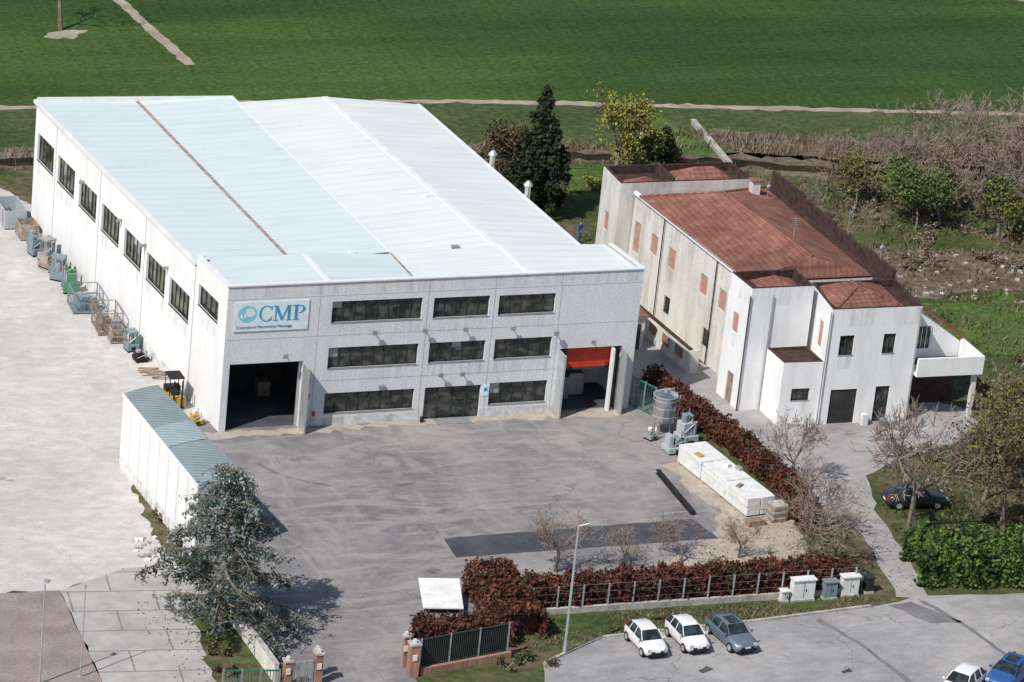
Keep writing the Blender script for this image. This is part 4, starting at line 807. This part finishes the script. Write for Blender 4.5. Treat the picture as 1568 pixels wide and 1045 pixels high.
def cage(name,x,y,w,l,h,k,fill=None):
    m=MB()
    for sx in (-1,1):
        for sy in (-1,1): m.box((sx*w/2,sy*l/2,0),(.07,.07,h),k)
    for z in (.1,h/2,h):
        for sx in (-1,1): m.box((sx*w/2,0,z),(.05,l,.05),k)
        for sy in (-1,1): m.box((0,sy*l/2,z),(w,.05,.05),k)
    for i in range(1,8):
        m.box((-w/2,-l/2+l*i/8,.1),(.025,.025,h-.1),k); m.box((-w/2+w*i/8,-l/2,.1),(.025,.025,h-.1),k)
    m.box((0,0,.12),(w-.1,l-.1,.05),k)
    if fill:
        for q in range(9): m.box((rng.uniform(-.3,.3)*w,rng.uniform(-.3,.3)*l,.18),(w*rng.uniform(.15,.4),l*rng.uniform(.15,.35),h*rng.uniform(.2,.7)),(fill,'grey','teal')[q%3],rng.uniform(0,1))
    return m.obj(name,loc=(x,y,0),rot=-.05)
cage('metal_cage',wx(21.5)-1.35,21.3,2.0,2.0,1.5,'bluegrey','bluegrey'); cage('crate_rack',wx(18)-1.1,17.6,1.6,2.4,1.6,'wood','wood'); cage('crate_rack',wx(16)-1.2,15.4,.9,.9,1.0,'rust','wood')
machine('workshop_machine',wx(13.8)-.8,13.8,(.8,.9,1.4),'bluegrey','green',.1,8); machine('workshop_machine',wx(12)-.8,12.0,(.9,.9,.7),'dark','grey',.1,9)
m=MB()
for i in range(9): m.box((wx(10)-.9+rng.normal()*.2,10.6-i*.25,.05*i),(1.1,.12,.08),'wood',rng.uniform(-.3,.3))
m.obj('timber_pile')
m=MB(); fx,fy=-1.7,4.6
m.box((fx,fy,.25),(1.1,1.8,.6),'yellow'); m.box((fx,fy+.5,.85),(1.0,.6,.35),'dark'); m.box((fx,fy-.2,.85),(.5,.5,.25),'dark')
for sx in(-.45,.45):
    for sy in(-.5,.6): m.cyl((fx+sx,fy+sy,.85),.03,1.2,'dark',5); m.cyl((fx+sx-.08,fy+sy,.25),.25,.16,'dark',12,axis='x')
    m.box((fx+sx*.6,fy-1.5,.06),(.12,1.1,.05),'grey'); m.box((fx+sx*.6,fy-.95,.06),(.1,.1,2.0),'dark')
m.box((fx,fy+.05,2.05),(1.0,1.3,.06),'dark'); m.obj('forklift')
machine('workshop_machine',-1.1,1.4,(.7,.8,.9),'yellow','wrap',.1,12)
m=MB(); m.prism(strip([(56.1,54.5),(55.0,44.3)],.3),0,.35,'stone'); m.prism(strip([(56.1,54.5),(55.0,44.3)],.42),.35,.42,'stone'); m.obj('concrete_culvert')
m=MB(); m.cyl((50.2,50.6,.25),.26,.8,'wrap',14,axis='y'); m.box((50.2,50.8,0),(.5,.12,.25),'grey'); m.box((50.2,51.2,0),(.5,.12,.25),'grey'); m.cyl((50.2,51.0,.48),.07,.15,'grey',8); m.obj('white_tank')
# ------------------------------------------------------------------ cars
def car(name,x,y,k,rot=0,sc=1.,L=3.55,kind='hatch',Wd=1.0):
    f=L/3.55
    if kind=='hatch':
        st=[(-1.77,.55,.36,.58,.66,.48),(-1.64,.74,.28,.70,.79,.60),(-1.3,.80,.24,.80,.90,.66),(-.92,.82,.24,.88,.98,.70),(-.34,.82,.24,.93,1.42,.57),(.1,.82,.24,.95,1.49,.57),(.7,.82,.24,.96,1.48,.56),(1.25,.81,.24,.97,1.38,.54),(1.60,.78,.26,.92,1.04,.62),(1.74,.72,.3,.80,.88,.6),(1.78,.62,.4,.6,.64,.5)]
    else:
        st=[(-1.77,.58,.36,.56,.62,.5),(-1.66,.74,.27,.66,.74,.6),(-1.2,.81,.22,.76,.85,.68),(-.80,.83,.22,.83,.92,.72),(-.28,.83,.22,.88,1.34,.58),(.1,.83,.22,.9,1.40,.58),(.6,.83,.22,.92,1.38,.57),(1.05,.82,.22,.93,1.26,.55),(1.48,.80,.25,.90,1.0,.64),(1.72,.74,.3,.82,.9,.6),(1.78,.64,.4,.6,.64,.5)]
    gl=(3,8); m=MB(); S_=[]
    for (yy,wm,zb,zbelt,zt,wt) in st:
        yy*=f; wm*=Wd; wt*=Wd
        S_.append([(-wm*.9,yy,zb),(-wm,yy,zb+.16),(-wm,yy,(zb+zbelt)/2+.08),(-wm*.96,yy,zbelt),(-wt,yy,zt-.03),(-wt*.8,yy,zt),(wt*.8,yy,zt),(wt,yy,zt-.03),(wm*.96,yy,zbelt),(wm,yy,(zb+zbelt)/2+.08),(wm,yy,zb+.16),(wm*.9,yy,zb)])
    for i in range(len(S_)-1):
        for j in range(11):
            kk=k
            if gl[0]<=i<gl[1] and j in (3,7): kk='carglass'
            if i in (gl[0],gl[1]-1) and j in (4,5,6): kk='carglass'
            m.face([S_[i][j],S_[i+1][j],S_[i+1][j+1],S_[i][j+1]],kk)
        m.face([S_[i][11],S_[i+1][11],S_[i+1][0],S_[i][0]],'dark')
    m.face(S_[0],k); m.face(S_[-1][::-1],k)
    o=m.obj(name,smooth=True,loc=(x,y,.03),rot=rot,scale=sc)
    a=MB()
    for sx in (-1,1):
        for yy in (-1.12*f,1.13*f):
            x0=sx*.82*Wd-(.2 if sx>0 else 0)+.015*sx
            a.cyl((x0,yy,.31),.31,.2,'dark',18,axis='x'); a.cyl((x0+(.2 if sx>0 else -.01),yy,.31),.19,.012,'galv',14,axis='x')
        a.box((sx*.56*Wd,-1.71*f,.58),(.24,.12,.16),'lampglass'); a.box((sx*.62*Wd,1.74*f,.7),(.16,.08,.24),'tail'); a.box((sx*.92*Wd,-.72*f,.92),(.16,.1,.12),k)
        for (yy,yt) in ((.15*f,.2*f),(.95*f,.85*f)):
            a.rod((sx*.795*Wd,yy,.95),(sx*.575*Wd,yt,1.44 if kind=='hatch' else 1.34),.03,k,5)
        a.rod((sx*.74*Wd,-.9*f,.97),(sx*.575*Wd,-.34*f,1.42 if kind=='hatch' else 1.33),.03,k,5)
    a.box((0,-1.79*f,.42),(.9*Wd,.04,.16),'dark'); a.box((0,-1.80*f,.5),(.36,.03,.1),'wrap'); a.box((0,1.79*f,.45),(.4,.03,.12),'wrap'); a.box((0,-1.74*f,.3),(1.2*Wd,.12,.12),'dark')
    if kind!='hatch': a.box((0,.15*f,1.405),(.7*Wd,.75*f,.008),'carglass')
    a.obj('wheels_lights_and_trim',parent=o); return o
car('parked_car',16.15,-33.1,'cwhite',.05,.92); car('parked_car',18.8,-33.0,'cwhite',.06,.94); car('parked_car',21.5,-33.2,'csilver',.12,.98,L=4.0,kind='sedan')
car('parked_car',41.3,-17.2,'cdark',1.45,1.0,L=4.1,kind='sedan'); car('parked_car',32.5,-41.5,'cwhite',-.9,.95,L=3.9); car('parked_car',36.0,-40.7,'cblue',-.9,1.0,L=4.0,kind='sedan')
# ------------------------------------------------------------------ person in blue workwear
def person(x,y,rot):
    J={'pel':(0,0,.93),'sp':(0,.01,1.15),'ch':(0,.0,1.38),'nk':(0,0,1.5),'hd':(0,-.01,1.6),'ht':(0,0,1.72),
     'ls':(-.19,0,1.43),'le':(-.26,-.03,1.15),'lh':(-.24,-.16,.92),'rs':(.19,0,1.43),'re':(.27,-.02,1.16),'rh':(.22,-.2,.96),
     'lk':(-.11,-.06,.5),'lf':(-.12,.04,.08),'lt':(-.12,-.14,.04),'rk':(.11,.03,.5),'rf':(.12,.12,.08),'rt':(.12,-.06,.04),'lp':(-.1,0,.9),'rp':(.1,0,.9)}
    R_={'pel':.13,'sp':.12,'ch':.14,'nk':.055,'hd':.095,'ht':.07,'ls':.07,'le':.045,'lh':.035,'rs':.07,'re':.045,'rh':.035,'lk':.065,'lf':.045,'lt':.035,'rk':.065,'rf':.045,'rt':.035,'lp':.09,'rp':.09}
    E=[('pel','sp'),('sp','ch'),('ch','nk'),('nk','hd'),('hd','ht'),('ch','ls'),('ls','le'),('le','lh'),('ch','rs'),('rs','re'),('re','rh'),('pel','lp'),('lp','lk'),('lk','lf'),('lf','lt'),('pel','rp'),('rp','rk'),('rk','rf'),('rf','rt')]
    ks=list(J); me=D.meshes.new('worker'); me.from_pydata([J[k] for k in ks],[(ks.index(a),ks.index(b)) for a,b in E],[])
    o=D.objects.new('worker',me); col.objects.link(o); o.location=(x,y,.02); o.rotation_euler[2]=rot
    o.modifiers.new('s','SKIN')
    for i,k_ in enumerate(ks):
        if me.skin_vertices: me.skin_vertices[0].data[i].radius=(R_[k_],R_[k_]); me.skin_vertices[0].data[i].use_root=(k_=='pel')
    s2=o.modifiers.new('u','SUBSURF'); s2.levels=1;s2.render_levels=1
    mt,nt,b=nodes('worker_clothes_skin'); g=nt.nodes.new("ShaderNodeTexCoord"); sp=nt.nodes.new("ShaderNodeSeparateXYZ"); nt.links.new(g.outputs['Object'],sp.inputs[0])
    mr=nt.nodes.new("ShaderNodeMath"); mr.operation='MULTIPLY'; mr.inputs[1].default_value=.5; nt.links.new(sp.outputs[2],mr.inputs[0])
    r=ramp(nt,[(0,(.02,.02,.02)),(.05,(.03,.1,.3)),(.75,(.5,.3,.22)),(.83,(.04,.025,.02))],mr.outputs[0]); nt.nodes[-1].color_ramp.interpolation='CONSTANT'; fin(nt,b,r,.85); me.materials.append(mt)
person(36.4,29.6,.4)
# ------------------------------------------------------------------ camera, light
C=Vector((-68.39,-211.72,97.96)); th=math.radians(22); yaw=math.radians(22.565); rho=math.atan(.105)
r_=Vector((math.cos(yaw),-math.sin(yaw),0)); fwd=Vector((math.sin(yaw)*math.cos(th),math.cos(yaw)*math.cos(th),-math.sin(th))); up=r_.cross(fwd)
cx_=r_*math.cos(rho)+up*math.sin(rho); cy_=-r_*math.sin(rho)+up*math.cos(rho)
mw=Matrix((( cx_.x,cy_.x,-fwd.x,C.x),(cx_.y,cy_.y,-fwd.y,C.y),(cx_.z,cy_.z,-fwd.z,C.z),(0,0,0,1)))
cd=D.cameras.new('camera'); cam=D.objects.new('camera',cd); col.objects.link(cam); cam.matrix_world=mw; cd.sensor_width=36; cd.lens=36*5800/1568; cd.clip_start=1; cd.clip_end=5000; scn.camera=cam
sd=Vector((7.7,4.2,-10)).normalized()
sl=D.lights.new('sun','SUN'); sl.energy=4.5; sl.angle=math.radians(.5); sl.color=(1,.955,.89); so_=D.objects.new('sun',sl); col.objects.link(so_); so_.rotation_euler=sd.to_track_quat('-Z','Y').to_euler(); so_.location=(-40,-40,80)
w=D.worlds.new("World"); scn.world=w; w.use_nodes=True; nt=w.node_tree; sk=nt.nodes.new("ShaderNodeTexSky"); sk.sky_type='NISHITA'; sk.sun_disc=False
sk.sun_elevation=math.asin(-sd.z); sk.sun_rotation=math.atan2(-sd.x,-sd.y); nt.links.new(sk.outputs[0],nt.nodes['Background'].inputs[0]); nt.nodes['Background'].inputs[1].default_value=.105
scn.view_settings.view_transform='Standard'; scn.view_settings.look='None'; scn.view_settings.exposure=0
